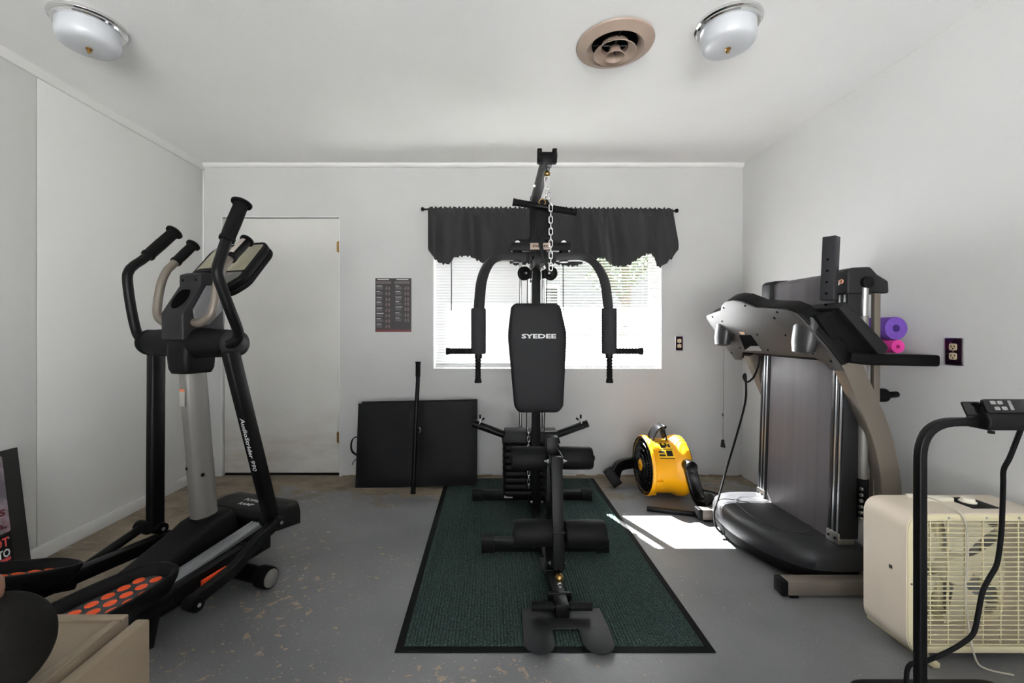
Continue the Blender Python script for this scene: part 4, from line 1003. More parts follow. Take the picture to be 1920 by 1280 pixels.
# perforated steel post wedged on top of the console
pp = thing('perforated_post', 'black square steel post with a row of holes standing behind the treadmill console', 'steel post', (1.49, 1.9, 1.2))
a, c = at(1553.5, 563, 1.93), at(1559, 444, 1.93)
rzv = Vector((.45, .89, 0)).normalized()
b = MB(); b.beam(a, c, .050, .050, up=(.5, -.86, 0)); po = build(b, 'tube', pm('worn black steel', (46, 46, 49), .4, spec=.2), pp, bevel=.002)
d = (c-a).normalized(); up_ = Vector((.5, -.86, 0)); sd_ = d.cross(up_).normalized(); u2 = sd_.cross(d).normalized()
fs = sd_ if sd_.x < 0 else -sd_
for k in range(5):
    p = c-d*(.105+.051*k)+fs*.0252; bb = MB(); bb.lathe([(.0055, 0), (.0055, .0006), (0, .0006)], p, fs, 16); build(bb, 'hole', 'dark', pp)
# foam rolls lying on the hand rails
def roll(name, x, z, r, ri, y0, y1, mat, label):
    mb = MB(); n = 40
    prof = [(ri, 0), (ri, .0)]+[(r*.985, 0), (r, .004), (r, y1-y0-.004), (r*.985, y1-y0), (ri, y1-y0)]
    mb.lathe([(ri, .0), (r*.985, 0), (r, .004), (r, y1-y0-.004), (r*.985, y1-y0), (ri, y1-y0), (ri, .0)], (x, y0, z), (0, 1, 0), n)
    return tag(build(mb, name, mat, angle=40), label, 'foam roll')
roll('foam_noodle', 1.862, 1.0615, .0305, .009, 1.945, 2.75, 'pink', 'thin pink foam noodle lying on the treadmill hand rail')
roll('foam_noodle', 1.868, 1.1445, .0525, .017, 1.96, 2.80, 'purple', 'thick purple foam noodle resting on top of the pink one')

# ================================================================== ELLIPTICAL TRAINER
EO = Vector((-1.25, 1.88, 0)); ETH = math.radians(18)
EF, ER = Vector((math.sin(ETH), math.cos(ETH), 0)), Vector((math.cos(ETH), -math.sin(ETH), 0))
el_ = thing('elliptical_trainer', 'grey and black elliptical trainer with orange-dotted pedals by the left wall', 'elliptical trainer', tuple(EO), -ETH, local=True)
def e(px, py, s):
    """point on the trainer's fore-aft plane s metres right of its middle, in the trainer's own frame"""
    a, c = (px-918)/800, (py-620)/800
    t = (s+EO.x*ER.x+EO.y*ER.y)/(a*ER.x+ER.y); p = Vector((a*t, t, CAM_H-c*t))
    return Vector((s, (p-EO).dot(EF), p.z))
def E_(mb, name, mat, parent=None, **k): return build(mb, name, mat, parent or el_, **k)
# mast: oval silver column in two sections
oval = [(p.x, p.y) for p in roundpoly([(-.040, -.022), (-.022, -.048), (.022, -.048), (.040, -.022), (.040, .022), (.022, .048), (-.022, .048), (-.040, .022)], .010, 4)]
mt, mbm = Vector((0, -.062, 1.0)), Vector((0, 0, .22))
def msec(a, c, k): b = MB(); b.sweep([mbm+(mt-mbm)*a, mbm+(mt-mbm)*c], [(x*k, y*k) for x, y in oval], up=(0, 1, 0)); return b
E_(msec(.44, 1.0, 1.0), 'mast', 'silver', angle=50); E_(msec(0, .445, 1.03), 'mast_base', 'silver', angle=50)
for s, dz in ((-.015, .0), (.040, -.03)):
    p = mbm+(mt-mbm)*.42+Vector((s, -.046 if s < 0 else -.02, dz)); b = MB(); b.ball(p, .008, 10, 6); E_(b, 'mast_bolt', 'rubber')
b = MB(); p = mbm+(mt-mbm)*.86
b.prism([p+Vector((-.0205+x*1.2, -.0482, z)) for x, z in ((0, 0), (.026, -.003), (.026, -.075), (0, -.072))], (0, -.001, 0)); lab = E_(b, 'warning_label', pm('grey label', (150, 148, 142), .5))
b = MB(); b.prism([p+Vector((-.0205+x*1.2, -.0493, z)) for x, z in ((0, 0), (.026, -.003), (.026, -.014), (0, -.011))], (0, -.0006, 0)); E_(b, 'label_stripe', pm('label orange', (196, 110, 70), .5), lab)
# base cover
prof = [(-.62, .045), (-.60, .12), (-.30, .215), (-.10, .290), (-.06, .312), (.065, .335), (.085, .30), (.11, .10), (.11, .045)]
rg = []
for s, k in ((-.085, .90), (-.075, .985), (-.05, 1.0), (.05, 1.0), (.075, .985), (.085, .90)):
    rg.append([(s, y, .045+(z-.045)*k) for y, z in prof])
E_(MB().loft(rg), 'base_cover', 'blackmat', bevel=.006, angle=50)
b = MB(); b.sweep([(0, .004, .255), (0, .0, .330)], [(x*1.32, y*1.25) for x, y in oval], up=(0, 1, 0)); E_(b, 'mast_collar', 'blackmat', bevel=.006)
E_(MB().box(-.035, .035, -1.05, .20, .03, .085), 'floor_beam', 'black', bevel=.004)
# front and rear stabilizers with transport wheels
for y, hw in ((.085, .275), (-1.0, .28)):
    st = E_(MB().tube([(-hw+.03, y, .048), (hw-.03, y, .048)], .036, 20), 'stabilizer', 'black')
    for s in (-1, 1):
        b = MB(); b.lathe([(0, 0), (.040, 0), (.045, .006), (.046, .05), (.044, .062), (.0, .062)], (s*(hw-.062), y, .0465), (s, 0, 0), 32); wh = E_(b, 'wheel', 'rubber', st, bevel=.002)
        b = MB(); b.lathe([(.037, 0), (.038, .003), (.034, .006), (0, .007)], (s*hw, y, .0465), (s, 0, 0), 32); E_(b, 'wheel_cap', 'silver', st)
# ramp rails and the ramp motor box
for s in (1,):
    a, c = Vector((s*.155, -.34, .197)), Vector((s*.155, .125, .250))
    b = MB(); b.beam(a, c, .066, .018); rl = E_(b, 'ramp_rail', 'alu', bevel=.003)
    for k in (-.024, -.008, .008, .024):
        o_ = Vector((k, 0, .0095)); bb = MB(); bb.beam(a+o_, c+o_, .007, .003); E_(bb, 'rail_groove', 'alu', rl, bevel=.0008)
    b = MB(); b.beam(a+Vector((0, 0, -.03)), c+Vector((0, 0, -.03)), .05, .04); E_(b, 'rail_channel', 'black', bevel=.004)
    b = MB(); b.beam((s*.155, -.33, .16), (s*.155, -.36, .02), .05, .05, up=(0, 1, 0)); E_(b, 'rail_leg', 'black', bevel=.004)
rgm = []
pf = [(.135, .215), (.135, .268), (.16, .288), (.26, .296), (.335, .285), (.345, .24), (.345, .17)]
for s, k in ((-.205, .82), (-.195, .97), (-.16, 1.0), (.16, 1.0), (.195, .97), (.205, .82)): rgm.append([(s, y, .15+(z-.15)*k) for y, z in pf])
mo = E_(MB().loft(rgm), 'ramp_motor_cover', 'blackmat', bevel=.006, angle=50)
b = MB(); b.box(-.10, .06, .17, .30, .045, .20); E_(b, 'ramp_motor', 'black', bevel=.004)
text('ramp_lettering', 'POWER', (.015, .24, .2965), (1, 0, 0), (0, 1, 0), .105, 'text', mo, height=.026, bold=.02); text('ramp_lettering', 'RAMP', (.010, .20, .2935), (1, 0, 0), (0, 1, 0), .085, 'text', mo, height=.024, bold=.02)
# head unit: barrel, ends, bottle holder, neck
b = MB(); b.lathe([(0, 0), (.040, 0), (.052, .010), (.056, .035), (.060, .12), (.066, .20), (.066, .30), (.060, .38), (.056, .465), (.052, .49), (.040, .50), (0, .50)], (-.25, -.068, 1.082), (1, 0, 0), 40); E_(b, 'barrel', 'blackmat', angle=50)
for s in (-1, 1):
    b = MB(); b.lathe([(0, .0), (.050, .0), (.056, .006), (.056, .030), (.050, .046), (.030, .054), (0, .056)], (s*.222, -.068, 1.082), (s, 0, 0), 36); E_(b, 'pivot_cap', 'char' if s > 0 else 'rubber', angle=50)
rg = []
for z, wx, wy in ((.955, .052, .062), (.975, .058, .070), (1.03, .060, .075), (1.09, .066, .07)): rg.append([(p.x, -.064+p.y, z) for p in roundpoly([(-wx, -wy), (wx, -wy), (wx, wy), (-wx, wy)], .03, 4)])
E_(MB().loft(rg), 'neck', 'blackmat', angle=50)
b = MB()
hp = [(-.148, 1.095), (-.150, 1.205), (-.075, 1.325), (-.075, 1.372), (-.040, 1.385), (.03, 1.36), (.04, 1.10)]
E_(MB().prism([(-.062, y, z) for y, z in hp], (.124, 0, 0)), 'bottle_holder', 'char', bevel=.008, seg=3)
sl0, sl1 = Vector((0, -.148, 1.209)), Vector((0, -.078, 1.322)); sd_ = (sl1-sl0).normalized(); sn = Vector((0, -sd_.z, sd_.y))
ov = [sl0+sd_*(.070+.052*math.sin(t))+Vector((.040*math.cos(t), 0, 0))+sn*.0008 for t in [2*PI*i/32 for i in range(32)]]
ov = [p if (p-sl0).dot(sd_) < .115 else sl0+sd_*.115+Vector((p.x, 0, 0))+sn*.0008 for p in ov]
E_(MB().prism(ov, sn*.0008), 'bottle_opening', 'dark')
for s in (-.038, .038):
    b = MB(); b.cyl((s, -.0745, 1.348), (s, -.0765, 1.348), .006, 12); E_(b, 'bolt_hole', 'dark')
b = MB(); b.prism([(.0628, y, z) for y, z in ((-.11, 1.22), (-.05, 1.325), (.02, 1.34), (.02, 1.22), (-.04, 1.16), (-.10, 1.16))], (.010, 0, 0)); E_(b, 'side_cover', pm('grey side cover', (96, 96, 98), .45), bevel=.003)
# console
cb0, cb1 = Vector((0, .0, 1.33)), Vector((0, .180, 1.548)); cd_ = (cb1-cb0).normalized(); cn = Vector((0, -cd_.z, cd_.y)); L = (cb1-cb0).length
def cpt(u, v, h): return cb0+cd_*v+cn*h+Vector((u, 0, 0))
ow = roundpoly([(-.115, -.015), (.115, -.015), (.172, .05), (.172, L-.03), (.140, L+.012), (-.140, L+.012), (-.172, L-.03), (-.172, .05)], .03, 4)
E_(MB().prism([cpt(p.x, p.y, -.060) for p in ow], cn*.026), 'console_back', 'rubber', bevel=.008, seg=3)
con = E_(MB().prism([cpt(p.x, p.y, -.033) for p in ow], cn*.030), 'console', 'blackmat', bevel=.006, seg=3)
iw = roundpoly([(-.10, .0), (.10, .0), (.150, .055), (.150, .085), (-.150, .085), (-.150, .055)], .012, 3)
E_(MB().prism([cpt(p.x, p.y, -.002) for p in iw], cn*.0025), 'key_panel', pm('grey key panel', (92, 90, 88), .4), con, bevel=.001)
iw = roundpoly([(-.150, .095), (.150, .095), (.146, L-.012), (-.146, L-.012)], .010, 3)
E_(MB().prism([cpt(p.x, p.y, -.002) for p in iw], cn*.0025), 'screen_panel', pm('olive grey screen', (146, 142, 120), .18, var=.15, vscale=20), con, bevel=.001)
iw = roundpoly([(-.06, .15), (.06, .15), (.055, L-.035), (-.055, L-.035)], .006, 3)
E_(MB().prism([cpt(p.x, p.y, .001) for p in iw], cn*.001), 'display', 'gloss', con)
for u in (-.09, -.045, 0, .045, .09):
    b = MB(); b.prism([cpt(u+p.x, .070+p.y, .001) for p in roundpoly([(-.015, -.006), (.015, -.006), (.015, .006), (-.015, .006)], .004, 3)], cn*.0015); E_(b, 'key', 'silver', con)
b = MB(); b.beam((0, .0, 1.36), (0, .03, 1.38), .09, .08); E_(b, 'console_neck', 'blackmat', bevel=.008)
# fixed pulse handles
def handle(pts, r, mat, name): b = MB(); b.tube(pts, r, 16); return E_(b, name, mat)
def grip(p, q, r, mat, name, flare=True, pulse=False, par=None):
    d = q-p; L_ = d.length; b = MB()
    b.lathe([(0, 0), (r*1.06, 0), (r*1.1, .004), (r*1.1, .012), (r, .016), (r*1.04, L_*.5), (r, L_-.010), (r*1.45, L_-.008), (r*1.5, L_-.001), (r*1.3, L_+.002), (0, L_+.002)], p, d, 24); g = E_(b, name, mat, par, angle=40)
    return g
FH = {}
for s in (-1, 1):
    hp = [(s*.06, -.10, 1.168), (s*.10, -.105, 1.166), (s*.150, -.100, 1.195), (s*.163, -.092, 1.25), (s*.163, -.078, 1.335), (s*.163, -.055, 1.395), (s*.162, -.028, 1.428), (s*.162, .065, 1.532)]
    pts = catmull(hp, 6); fh = handle(pts, .0165, 'tan', 'pulse_handle')
    a, c = Vector(hp[-1]), Vector(hp[-2]); d = (a-c).normalized(); g0 = a-d*.125
    g = grip(g0, a+d*.004, .0205, 'blackmat', 'pulse_grip', par=fh)
    if s > 0:
        for k in (-1, 1):
            sd = Vector((k*.35, -.86, .4)); sd = (sd-d*sd.dot(d)).normalized(); bb = MB(); bb.beam(g0+d*.022+sd*.0205, a-d*.012+sd*.0205, .015, .003, up=sd); E_(bb, 'pulse_plate', pm('pale steel plate', (196, 186, 178), .3, .6), fh, bevel=.001)
        bb = MB(); bb.lathe([(.0215, 0), (.0225, .004), (.0225, .018), (.0205, .022)], g0-d*.004, d, 24); E_(bb, 'grip_collar', 'rubber', fh)
# moving arms, upper handles
lp = [e(274, 642, -.285), e(262, 633, -.30), e(254, 615, -.32), e(245, 572, -.335), e(239, 525, -.335), e(242, 508, -.335), e(252, 497, -.335), e(275, 481, -.335), e(325, 437, -.335)]
rp = [e(430, 645, .262), e(440, 641, .300), e(446.5, 630, .318), e(445, 616, .328), e(432, 583, .335), e(418, 545, .335), e(408.5, 518, .335), e(408, 502, .335), e(416, 476, .335), e(424, 452, .335), e(452, 384, .335)]
for pts, gl_ in ((lp, -2), (rp, -2)):
    hd = handle(catmull(pts, 6), .0195, 'black', 'arm_handle')
    d = (pts[-1]-pts[-2]).normalized(); grip(pts[-2]+d*.004, pts[-1]+d*.010, .0255, 'rubber', 'hand_grip', par=hd)
# moving arms, lower bars and joints
ja, jb = e(291, 990, -.25), e(511, 978, .25)
for (a, c, s) in ((e(293, 655, -.25), ja, -1), (e(431, 655, .25), jb, 1)):
    b = MB(); b.beam(a, c, .045, .062, up=(0, 1, 0)); ar = E_(b, 'swing_arm', 'black', bevel=.012, seg=3)
    b = MB(); d = (c-a).normalized(); b.cyl(c+Vector((-.05, 0, 0))-d*.004, c+Vector((.05, 0, 0))-d*.004, .026, 22); E_(b, 'joint', 'black', ar, bevel=.003)
    b = MB(); b.cyl(c+Vector((.05, 0, 0))-d*.004, c+Vector((.055, 0, 0))-d*.004, .008, 16); E_(b, 'joint_bolt', 'steel', ar, bevel=.002)
    if s > 0:
        m_ = a+(c-a)*.55; sn_ = Vector((.0, -1, 0)); xd = (c-a).normalized()
        text('arm_lettering', 'AudioStrider 990', a+(c-a)*.515+Vector((.012, -.0325, 0)), (xd.x, xd.y, xd.z), Vector((1, 0, 0)), .245, 'text', ar, height=.024, bold=.015, ext=.001)
# pedal links and pedal arms
b = MB(); b.sweep(catmull([e(514, 984, .285), e(490, 1006, .29), e(461, 1039, .29), e(437, 1067, .29), e(409, 1090, .29), e(371, 1120, .29), e(362, 1130, .29)], 6), [(p.x, p.y) for p in roundpoly([(-.016, -.024), (.016, -.024), (.016, .024), (-.016, .024)], .008, 3)], up=(0, 0, 1)); lk = E_(b, 'pedal_link', 'black')
p = e(362, 1131, .29); b = MB(); b.cyl(p+Vector((-.03, 0, 0)), p+Vector((.028, 0, 0)), .026, 24); E_(b, 'link_roller', 'rubber', lk, bevel=.005)
b = MB(); b.cyl(p+Vector((.028, 0, 0)), p+Vector((.033, 0, 0)), .007, 14); E_(b, 'link_bolt', 'steel', lk, bevel=.002)
b = MB(); b.tube([e(268, 988, -.27), e(215, 1024, -.275), e(150, 1070, -.275)], .019, 14); lk2 = E_(b, 'pedal_link', 'black')
b = MB(); p = e(270, 988, -.27); b.cyl(p+Vector((-.035, 0, 0)), p+Vector((.035, 0, 0)), .027, 20); E_(b, 'link_roller', 'rubber', lk2, bevel=.004)
for s in (-1, 1):
    a, c = (e(455, 1030, .205), e(320, 1115, .205)) if s > 0 else (Vector((-.205, -.02, .205)), Vector((-.205, -.36, .215)))
    dd = (c-a).normalized(); b = MB(); b.beam(a, c+dd*(.25 if s > 0 else .42), .05, .05); pa_ = E_(b, 'pedal_arm', 'black', bevel=.006)
    bb = MB(); bb.cyl(a+Vector((-.035, .0, -.0)), a+Vector((.035, 0, 0)), .028, 20); E_(bb, 'ramp_roller', 'rubber', pa_, bevel=.003)
    if s > 0:
        bb = MB(); bb.beam(e(425, 1068, .245), e(378, 1097, .245), .012, .034); E_(bb, 'orange_brace', 'orangemetal', bevel=.003)
# pedals: deep trays with orange dots
def pedal(s, y0, z0, y1, z1, s1, W=.098):
    """toe (y0,z0) to heel (y1,z1) of the rim"""
    t0, t1 = Vector((s, y0, z0)), Vector((s1, y1, z1)); d = (t0-t1).normalized(); L_ = (t0-t1).length
    sd = Vector((1, 0, 0)); sd = (sd-d*sd.dot(d)).normalized(); n = sd.cross(d)
    n = n if n.z > 0 else -n
    def out_(k, wv, m):
        P = []
        for p in roundpoly([(-wv, -.02), (wv, -.02), (wv*1.0, L_*.62), (wv*.62, L_), (-wv*.62, L_), (-wv, L_*.62)], [.05, .05, .12, .07, .07, .12], 7):
            P.append((p.x, p.y))
        cx_, cy_ = 0, L_*.5
        return [t1+sd*(cx_+(x-cx_)*1)+d*(y-m*(1 if y > L_*.5 else -1))+n*k for x, y in P]
    rg = [out_(-.062, W*.6, .05), out_(-.058, W*.8, .02), out_(-.020, W*.96, .004), out_(.0, W, 0), out_(.008, W-.003, .003), out_(.009, W-.013, .012), out_(.001, W-.022, .020), out_(-.026, W-.030, .030), out_(-.028, W*.5, .05)]
    tr = E_(MB().loft(rg), 'pedal', 'blackmat', angle=50)
    fl = E_(MB().prism([p+n*.0 for p in out_(-.0275, W-.034, .034)], n*.001), 'pedal_floor', pm('grey pedal pad', (58, 60, 64), .6), tr)
    proto = None
    for i in range(8):
        for j in range(3 if i % 1 == 0 else 2):
            if j == 2 and i % 1: continue
            u = (-.050, 0.0, .050)[j]; v = .035+.047*i+(.0235 if j == 1 else 0)
            if v > L_-.045: continue
            c_ = t1+sd*u+d*v+n*-.0265
            if proto is None:
                b = MB(); M3 = []
                for rr_, hh in ((.0165, 0), (.0155, .002), (.011, .0035), (.004, .0042)):
                    M3.append([c_+sd*rr_*math.cos(t)+d*rr_*1.15*math.sin(t)+n*hh for t in [2*PI*q_/16 for q_ in range(16)]])
                b.loft(M3); proto = E_(b, 'grip_dot', 'orange', tr, angle=60); pc = c_
            else: copy_part(proto, tr, c_-pc)
pedal(.163, -.262, .270, -.66, .272, .163, .118)
pedal(-.205, -.350, .262, -.74, .400, -.205, .112)
b = MB(); b.beam((-.22, -.36, .20), (-.235, -.70, .315), .09, .06); b.beam((-.225, -.55, .20), (-.23, -.60, .29), .05, .07, up=(1, 0, 0)); E_(b, 'pedal_mount', 'black', bevel=.01)
b = MB(); b.beam((.19, -.30, .185), (.17, -.64, .185), .09, .05); E_(b, 'pedal_mount', 'black', bevel=.01)
# rear drive housing
b = MB(); b.lathe([(0, -.06), (.20, -.06), (.225, -.045), (.23, 0), (.225, .045), (.20, .06), (0, .06)], (0, -1.0, .29), (1, 0, 0), 48); E_(b, 'drive_housing', 'char', bevel=.004)

# ================================================================== BOX FAN
bx = thing('box_fan', 'cream and beige box fan standing in front of the treadmill', 'fan', (1.69, 1.55, 0))
BX0, BX1, BY0, BY1, BZ0, BZ1 = 1.425, 1.955, 1.455, 1.630, .032, .508
def B(mb, name, mat, parent=None, **k): return build(mb, name, mat, parent or bx, **k)
def rrect(g, r, n=6): return roundpoly([(BX0+g, BZ0+g), (BX1-g, BZ0+g), (BX1-g, BZ1-g), (BX0+g, BZ1-g)], r, n)
o_, i_ = rrect(0, .062), rrect(.004, .058)
n = len(o_); mb = MB()
mb.v = [(p.x, y, p.y) for L_ in (o_, i_) for y in (BY0+.004, BY1-.004) for p in L_]
for k in range(n):
    j = (k+1) % n; mb.f += [(k, j, n+j, n+k), (2*n+k, 3*n+k, 3*n+j, 2*n+j), (k, 2*n+k, 2*n+j, j), (n+k, n+j, 3*n+j, 3*n+k)]
shell = B(mb, 'housing', 'beige', angle=50)
for yg, nm in ((BY0, 'front_grille'), (BY1-.010, 'rear_grille')):
    a_, c_ = rrect(.003, .060), rrect(.024, .045); mb = MB()
    mb.v = [(p.x, y, p.y) for L_ in (a_, c_) for y in (yg, yg+.010) for p in L_]
    for k in range(n):
        j = (k+1) % n; mb.f += [(k, j, n+j, n+k), (2*n+k, 3*n+k, 3*n+j, 2*n+j), (k, 2*n+k, 2*n+j, j), (n+k, n+j, 3*n+j, 3*n+k)]
    gr = B(mb, nm, 'cream', bevel=.0015)
    z = BZ0+.030; proto = None
    step = .0166; k = 0
    while z < BZ1-.026:
        dz = min(z-(BZ0+.024), (BZ1-.024)-z); ins = .024+(max(0, .045-dz)*.45 if dz < .045 else 0)
        if ins < .0245 and proto is not None: copy_part(proto, gr, (0, 0, z-pz))
        else:
            o2 = B(MB().box(BX0+ins-.004, BX1-ins+.004, yg+.001, yg+.0055, z-.0015, z+.0015), 'grille_slat', 'cream', gr, bevel=.0006)
            if ins < .0245: proto, pz = o2, z
        z += step
    for k in range(1, 8):
        x = BX0+.024+(BX1-BX0-.048)*k/8; B(MB().box(x-.002, x+.002, yg+.005, yg+.010, BZ0+.022, BZ1-.022), 'grille_rib', 'cream', gr, bevel=.0006)
    for x, z_ in ((BX0+.014, .27), (BX0+.27, BZ1-.013), (BX0+.38, BZ1-.013), (BX0+.14, BZ1-.013)):
        B(MB().cyl((x, yg+.0015 if yg == BY0 else yg+.012, z_), (x, yg-.002, z_), .0042, 12), 'screw', 'steel', gr)
fcx, fcz, fcy = (BX0+BX1)/2, (BZ0+BZ1)/2, 1.565
b = MB()
for k in range(5):
    a0 = 2*PI*k/5; rows = []
    for i in range(7):
        r = .05+(.205-.05)*i/6; row = []
        for j in range(5):
            t = a0+(j/4-.5)*(.62+.35*i/6); row.append((fcx+r*math.cos(t), fcy+.028*(j/4-.5)*(1-.3*i/6)+.006*math.sin(j), fcz+r*math.sin(t)))
        rows.append(row)
    o0 = len(b.v); b.v += [p for r in rows for p in r]
    for i in range(6):
        for j in range(4): q_ = o0+i*5+j; b.f.append((q_, q_+1, q_+6, q_+5))
B(b, 'fan_blades', pm('cream blade', (206, 198, 172), .4), solid=.002, angle=60)
b = MB(); b.lathe([(0, -.03), (.05, -.03), (.056, -.02), (.056, .03), (0, .035)], (fcx, fcy, fcz), (0, 1, 0), 32); B(b, 'hub', pm('cream hub', (206, 198, 172), .4), angle=50)
mo_ = B(MB().lathe([(0, .04), (.052, .04), (.055, .044), (.055, .082), (.048, .086), (0, .086)], (fcx, fcy, fcz), (0, 1, 0), 32), 'motor', pm('motor grey', (120, 114, 100), .5, .3), angle=50)
b = MB(); b.box(fcx-.012, fcx+.012, BY1-.030, BY1-.014, BZ0+.02, BZ1-.02); B(b, 'motor_strut', 'cream', bevel=.002)
# handle, knob and control plate on top
b = MB(); b.box(1.56, 1.70, 1.560, 1.590, BZ1-.001, BZ1+.014); b.box(1.555, 1.58, 1.552, 1.598, BZ1-.001, BZ1+.017); hd_ = B(b, 'carry_handle', pm('ivory handle', (228, 222, 204), .45), bevel=.003)
b = MB(); b.box(1.70, 1.80, 1.50, 1.60, BZ1-.001, BZ1+.0015); cp_ = B(b, 'control_plate', 'blackmat', bevel=.0006)
b = MB(); b.lathe([(0, 0), (.024, 0), (.024, .004), (.020, .006), (.018, .016), (0, .017)], (1.742, 1.555, BZ1+.0015), (0, 0, 1), 28); B(b, 'speed_knob', pm('ivory knob', (228, 222, 204), .45), cp_, bevel=.001)
b = MB(); b.prism([(BX0-.0006, 1.51+x, .29+z) for x, z in ((0, 0), (.012, 0), (.012, .012), (0, .012))], (.0008, 0, 0)); B(b, 'maker_mark', 'textblack', shell)
for x in (1.50, 1.88):
    b = MB(); b.beam((x, 1.43, .010), (x, 1.685, .010), .022, .018); b.beam((x, 1.47, .014), (x, 1.50, .036), .020, .02, up=(0, 1, 0)); b.beam((x, 1.645, .014), (x, 1.615, .036), .020, .02, up=(0, 1, 0)); B(b, 'foot', 'cream', bevel=.002)
fc = bx
b = MB(); b.tube(catmull([(1.565, 1.565, BZ1+.020), (1.585, 1.53, BZ1+.024), (1.60, 1.475, BZ1+.012), (1.608, 1.443, .49), (1.614, 1.440, .38), (1.606, 1.440, .26), (1.618, 1.440, .13), (1.632, 1.432, .03), (1.66, 1.425, .004), (1.72, 1.40, .004)], 8), .0028, 8); build(b, 'power_cord', pm('pale grey cord', (188, 182, 166), .5), fc)

# ================================================================== WALKING PAD
wp = thing('walking_pad', 'black walking pad with a bent tube handrail and button console at the right edge', 'walking pad', (1.27, .6, 0))
def Wp(mb, name, mat, parent=None, **k): return build(mb, name, mat, parent or wp, **k)
WX_0, WX_1 = 1.005, 1.535; WY = 1.0
b = MB(); pf = roundpoly([(WX_0, .20), (WX_1, .20), (WX_1, 1.10), (1.49, 1.268), (1.05, 1.268), (WX_0, 1.10)], .05, 5)
Wp(MB().prism([(p.x, p.y, .022) for p in pf], (0, 0, .082)), 'deck', 'blackmat', bevel=.010, seg=3)
Wp(MB().box(1.07, 1.47, .22, 1.08, .1035, .1065), 'belt', 'belt', bevel=.001)
for x in (1.06, 1.48):
    for y in (.28, 1.08): Wp(MB().cyl((x, y, 0), (x, y, .024), .022, 16), 'foot', 'rubber', bevel=.002)
fr = fillet([(WX_0+.004, WY, .10), (WX_0+.004, WY, .920), (WX_1-.004, WY, .920), (WX_1-.004, WY, .10)], [0, .085, .085, 0], 10)
Wp(MB().sweep(fr, [(p.x, p.y) for p in roundpoly([(-.0095, -.0095), (.0095, -.0095), (.0095, .0095), (-.0095, .0095)], .004, 3)], up=(1, 0, 0)), 'handrail', 'black')
for x in (WX_0+.004, WX_1-.004): Wp(MB().box(x-.024, x+.024, WY-.03, WY+.03, .098, .15), 'handrail_socket', 'blackmat', bevel=.004)
b = MB(); b.prism([(1.137, y, z) for y, z in ((.972, .905), (.968, .928), (.975, .945), (1.0, .962), (1.022, .945), (1.022, .905))], (.27, 0, 0)); cs_ = Wp(b, 'console', 'blackmat', bevel=.005, seg=3)
pn0, pnd = Vector((1.136, .975, .945)), Vector((0, .40, .917)); pnn = Vector((0, -.917, .40))
def pslab(o, u0, u1, v0, v1, r, d0, d1): return MB().prism([o+Vector((p.x, 0, 0))+pnd*p.y+pnn*d0 for p in roundpoly([(u0, v0), (u1, v0), (u1, v1), (u0, v1)], r, 4)], pnn*(d1-d0))
pn = Wp(pslab(pn0, 0, .112, 0, .032, .006, -.004, .004), 'button_panel', 'gloss', cs_, bevel=.001)
for u, v in ((.020, .0235), (.036, .0235), (.024, .010), (.041, .010)):
    Wp(pslab(pn0, u-.006, u+.006, v-.004, v+.004, .002, .004, .005), 'button', pm('grey button', (120, 120, 120), .4), cs_)
Wp(pslab(pn0, .054, .062, .006, .028, .002, .004, .005), 'button', pm('grey long button', (112, 112, 112), .4), cs_)
Wp(pslab(Vector((1.102, .988, .938)), 0, .06, 0, .031, .004, 0, .004), 'tablet_tray', 'gloss', cs_, bevel=.0008)
b = MB(); b.tube([(1.158, .985, .902), (1.158, .985, .896)], .006, 10); Wp(b, 'console_screw', 'rubber', cs_)
b = MB(); P_ = [(1917, 797), (1908, 820), (1893, 858), (1882, 880), (1881, 905), (1880, 940), (1878, 990), (1874, 1030), (1868, 1060), (1854, 1085), (1842, 1110), (1834, 1150), (1826, 1185), (1808, 1203), (1776, 1222), (1735, 1240), (1700, 1260)]
b.tube(catmull([at(x, y, 1.02+.05*min(1, i/6)) for i, (x, y) in enumerate(P_)]+[Vector((1.02, 1.03, .12))], 6), .0052, 10); Wp(b, 'console_cable', 'rubber')

# ================================================================== FILE CABINET + BALL
fc_ = thing('file_cabinet', 'tan steel file cabinet with a drawer ajar at the lower left corner', 'cabinet', (-.80, .46, 0))
def C(mb, name, mat='cabinet', parent=None, **k): return build(mb, name, mat, parent or fc_, **k)
KX0, KX1, KY0, KY1, KZ = -1.10, -.552, .262, .654, .700
C(MB().box(KX0, KX1, KY0, KY1, .02, KZ-.004), 'body', bevel=.003)
b = MB(); t = .014
for x0, x1, y0, y1 in ((KX0, KX1, KY1-t, KY1), (KX0, KX1, KY0, KY0+t), (KX1-t, KX1, KY0+t, KY1-t), (KX0, KX0+t, KY0+t, KY1-t)): b.box(x0, x1, y0, y1, KZ-.006, KZ)
C(b, 'top_rim', bevel=.0025)
C(MB().box(KX0+.02, KX1-.02, KY0+.02, KY1-.02, 0, .022), 'plinth', 'blackmat')
for z0, z1, dx in ((.365, .693, .012), (.03, .355, .001)):
    dr = C(MB().box(KX1+dx, KX1+dx+.0205, KY0+.004, KY1-.001, z0, z1), 'drawer_front', bevel=.003)
    C(MB().box(KX1+dx+.0200, KX1+dx+.0215, KY0+.022, KY1-.019, z0+.018, z1-.018), 'drawer_panel', 'cabinet', dr, bevel=.001)
    b = MB(); b.box(KX1+dx+.021, KX1+dx+.036, .40, .52, z1-.085, z1-.07); C(b, 'drawer_pull', 'steel', dr, bevel=.003)
bl = thing('padded_ball', 'dark round padded ball with a tan knob on top, on the file cabinet', 'ball', (-.588, .50, KZ))
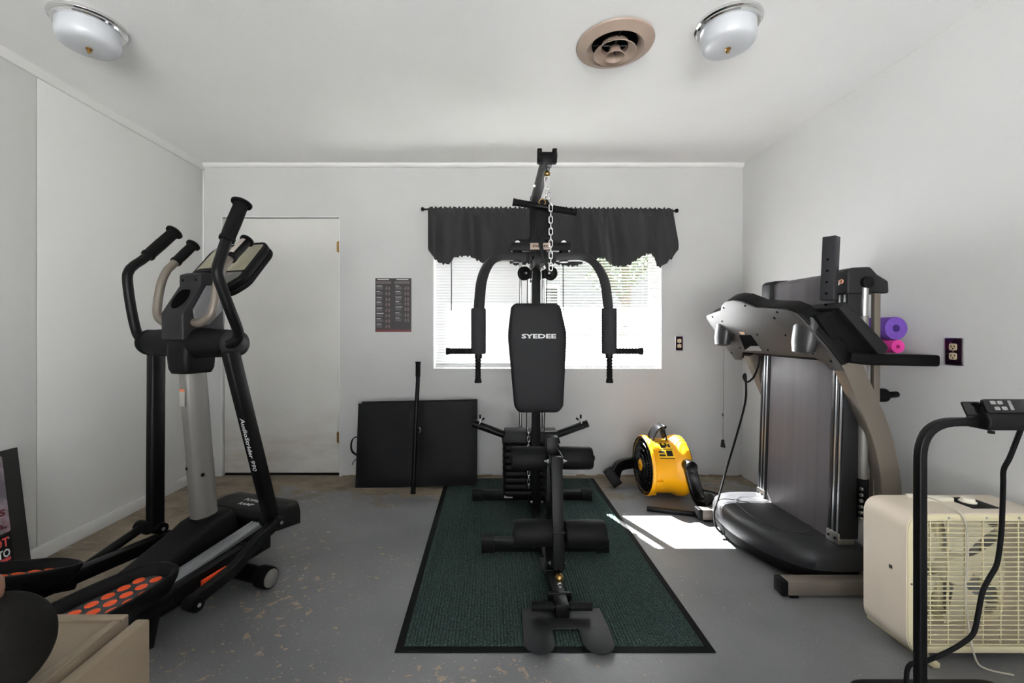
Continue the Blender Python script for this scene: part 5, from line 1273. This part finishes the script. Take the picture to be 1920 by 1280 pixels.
b = MB(); b.ball((-.588, .50, KZ+.0595), .0585, 36, 24, (1.0, 1, 1.02)); build(b, 'ball_cover', pm('worn black suede', (20, 18, 15), .95, var=.5, vscale=14, bump=.4, bscale=120, spec=.2), bl, angle=80)
b = MB(); b.lathe([(0, -.006), (.013, -.004), (.015, .008), (.0145, .018), (.010, .026), (0, .029)], (-.590, .50, KZ+.119), (0, 0, 1), 24); build(b, 'knob', pm('tan knob', (140, 98, 76), .5, var=.25, vscale=60), bl, angle=80)

# ================================================================== SIGN BOARD
sb = thing('sign_board', 'black board carrying two metal gym signs leaning on the left wall', 'sign', (-2.15, 1.65, 0))
SBt, SBb = Vector((-2.212, 1.990, .589)), Vector((-2.120, 1.972, .002))
vu = (SBt-SBb); vl = Vector((0, -1, 0)); nn = vl.cross(vu.normalized()).normalized(); nn = nn if nn.x > 0 else -nn
def sbp(a, z, h): return SBb+vu*z+vl*a+nn*h          # a metres from the right edge, z 0..1 up
build(MB().prism([sbp(a, z, 0) for a, z in ((0, 0), (.66, 0), (.66, 1), (0, 1))], nn*.010), 'board', pm('black board', (18, 16, 15), .6, var=.4, vscale=7), sb, bevel=.001)
for a0, a1, z0, z1, mat, nm in ((.068, .30, .40, .965, 'signprint', 'metal_sign'), (.068, .30, .02, .385, 'blackmat', 'metal_sign')):
    pf = roundpoly([(a0, z0*.594), (a1, z0*.594), (a1, z1*.594), (a0, z1*.594)], .010, 4)
    sg = build(MB().prism([sbp(p.x, p.y/.594, .0105) for p in pf], nn*.0015), nm, mat, sb)
    L_ = Vector((0, 1, 0)); up = vu.normalized()
    rows = [('es', .55, .06, .03, pm('maroon print', (96, 30, 44), .6)), ('th.', .46, .075, .035, pm('maroon print', (96, 30, 44), .6))] if z0 > .1 else [('OT', .335, .06, .04, 'redsoft'), ('TO', .255, .05, .036, 'text'), ('TT', .165, .075, .066, 'redsoft'), ('ET', .075, .05, .03, 'text')]
    for t_, zz, w_, h_, m_ in rows:
        if not isinstance(m_, str): M[m_.name] = m_; m_ = m_.name
        text('sign_lettering', t_, sbp(a0+.012+w_/2, zz, .0125), -vl, vu, w_, m_, sg, height=h_, bold=.03)
    for zz in (z0+.03, z1-.03): build(MB().lathe([(.004, 0), (.004, .001), (0, .0016)], sbp(a0+.012, zz, .012), nn, 12), 'rivet', 'steel', sg)
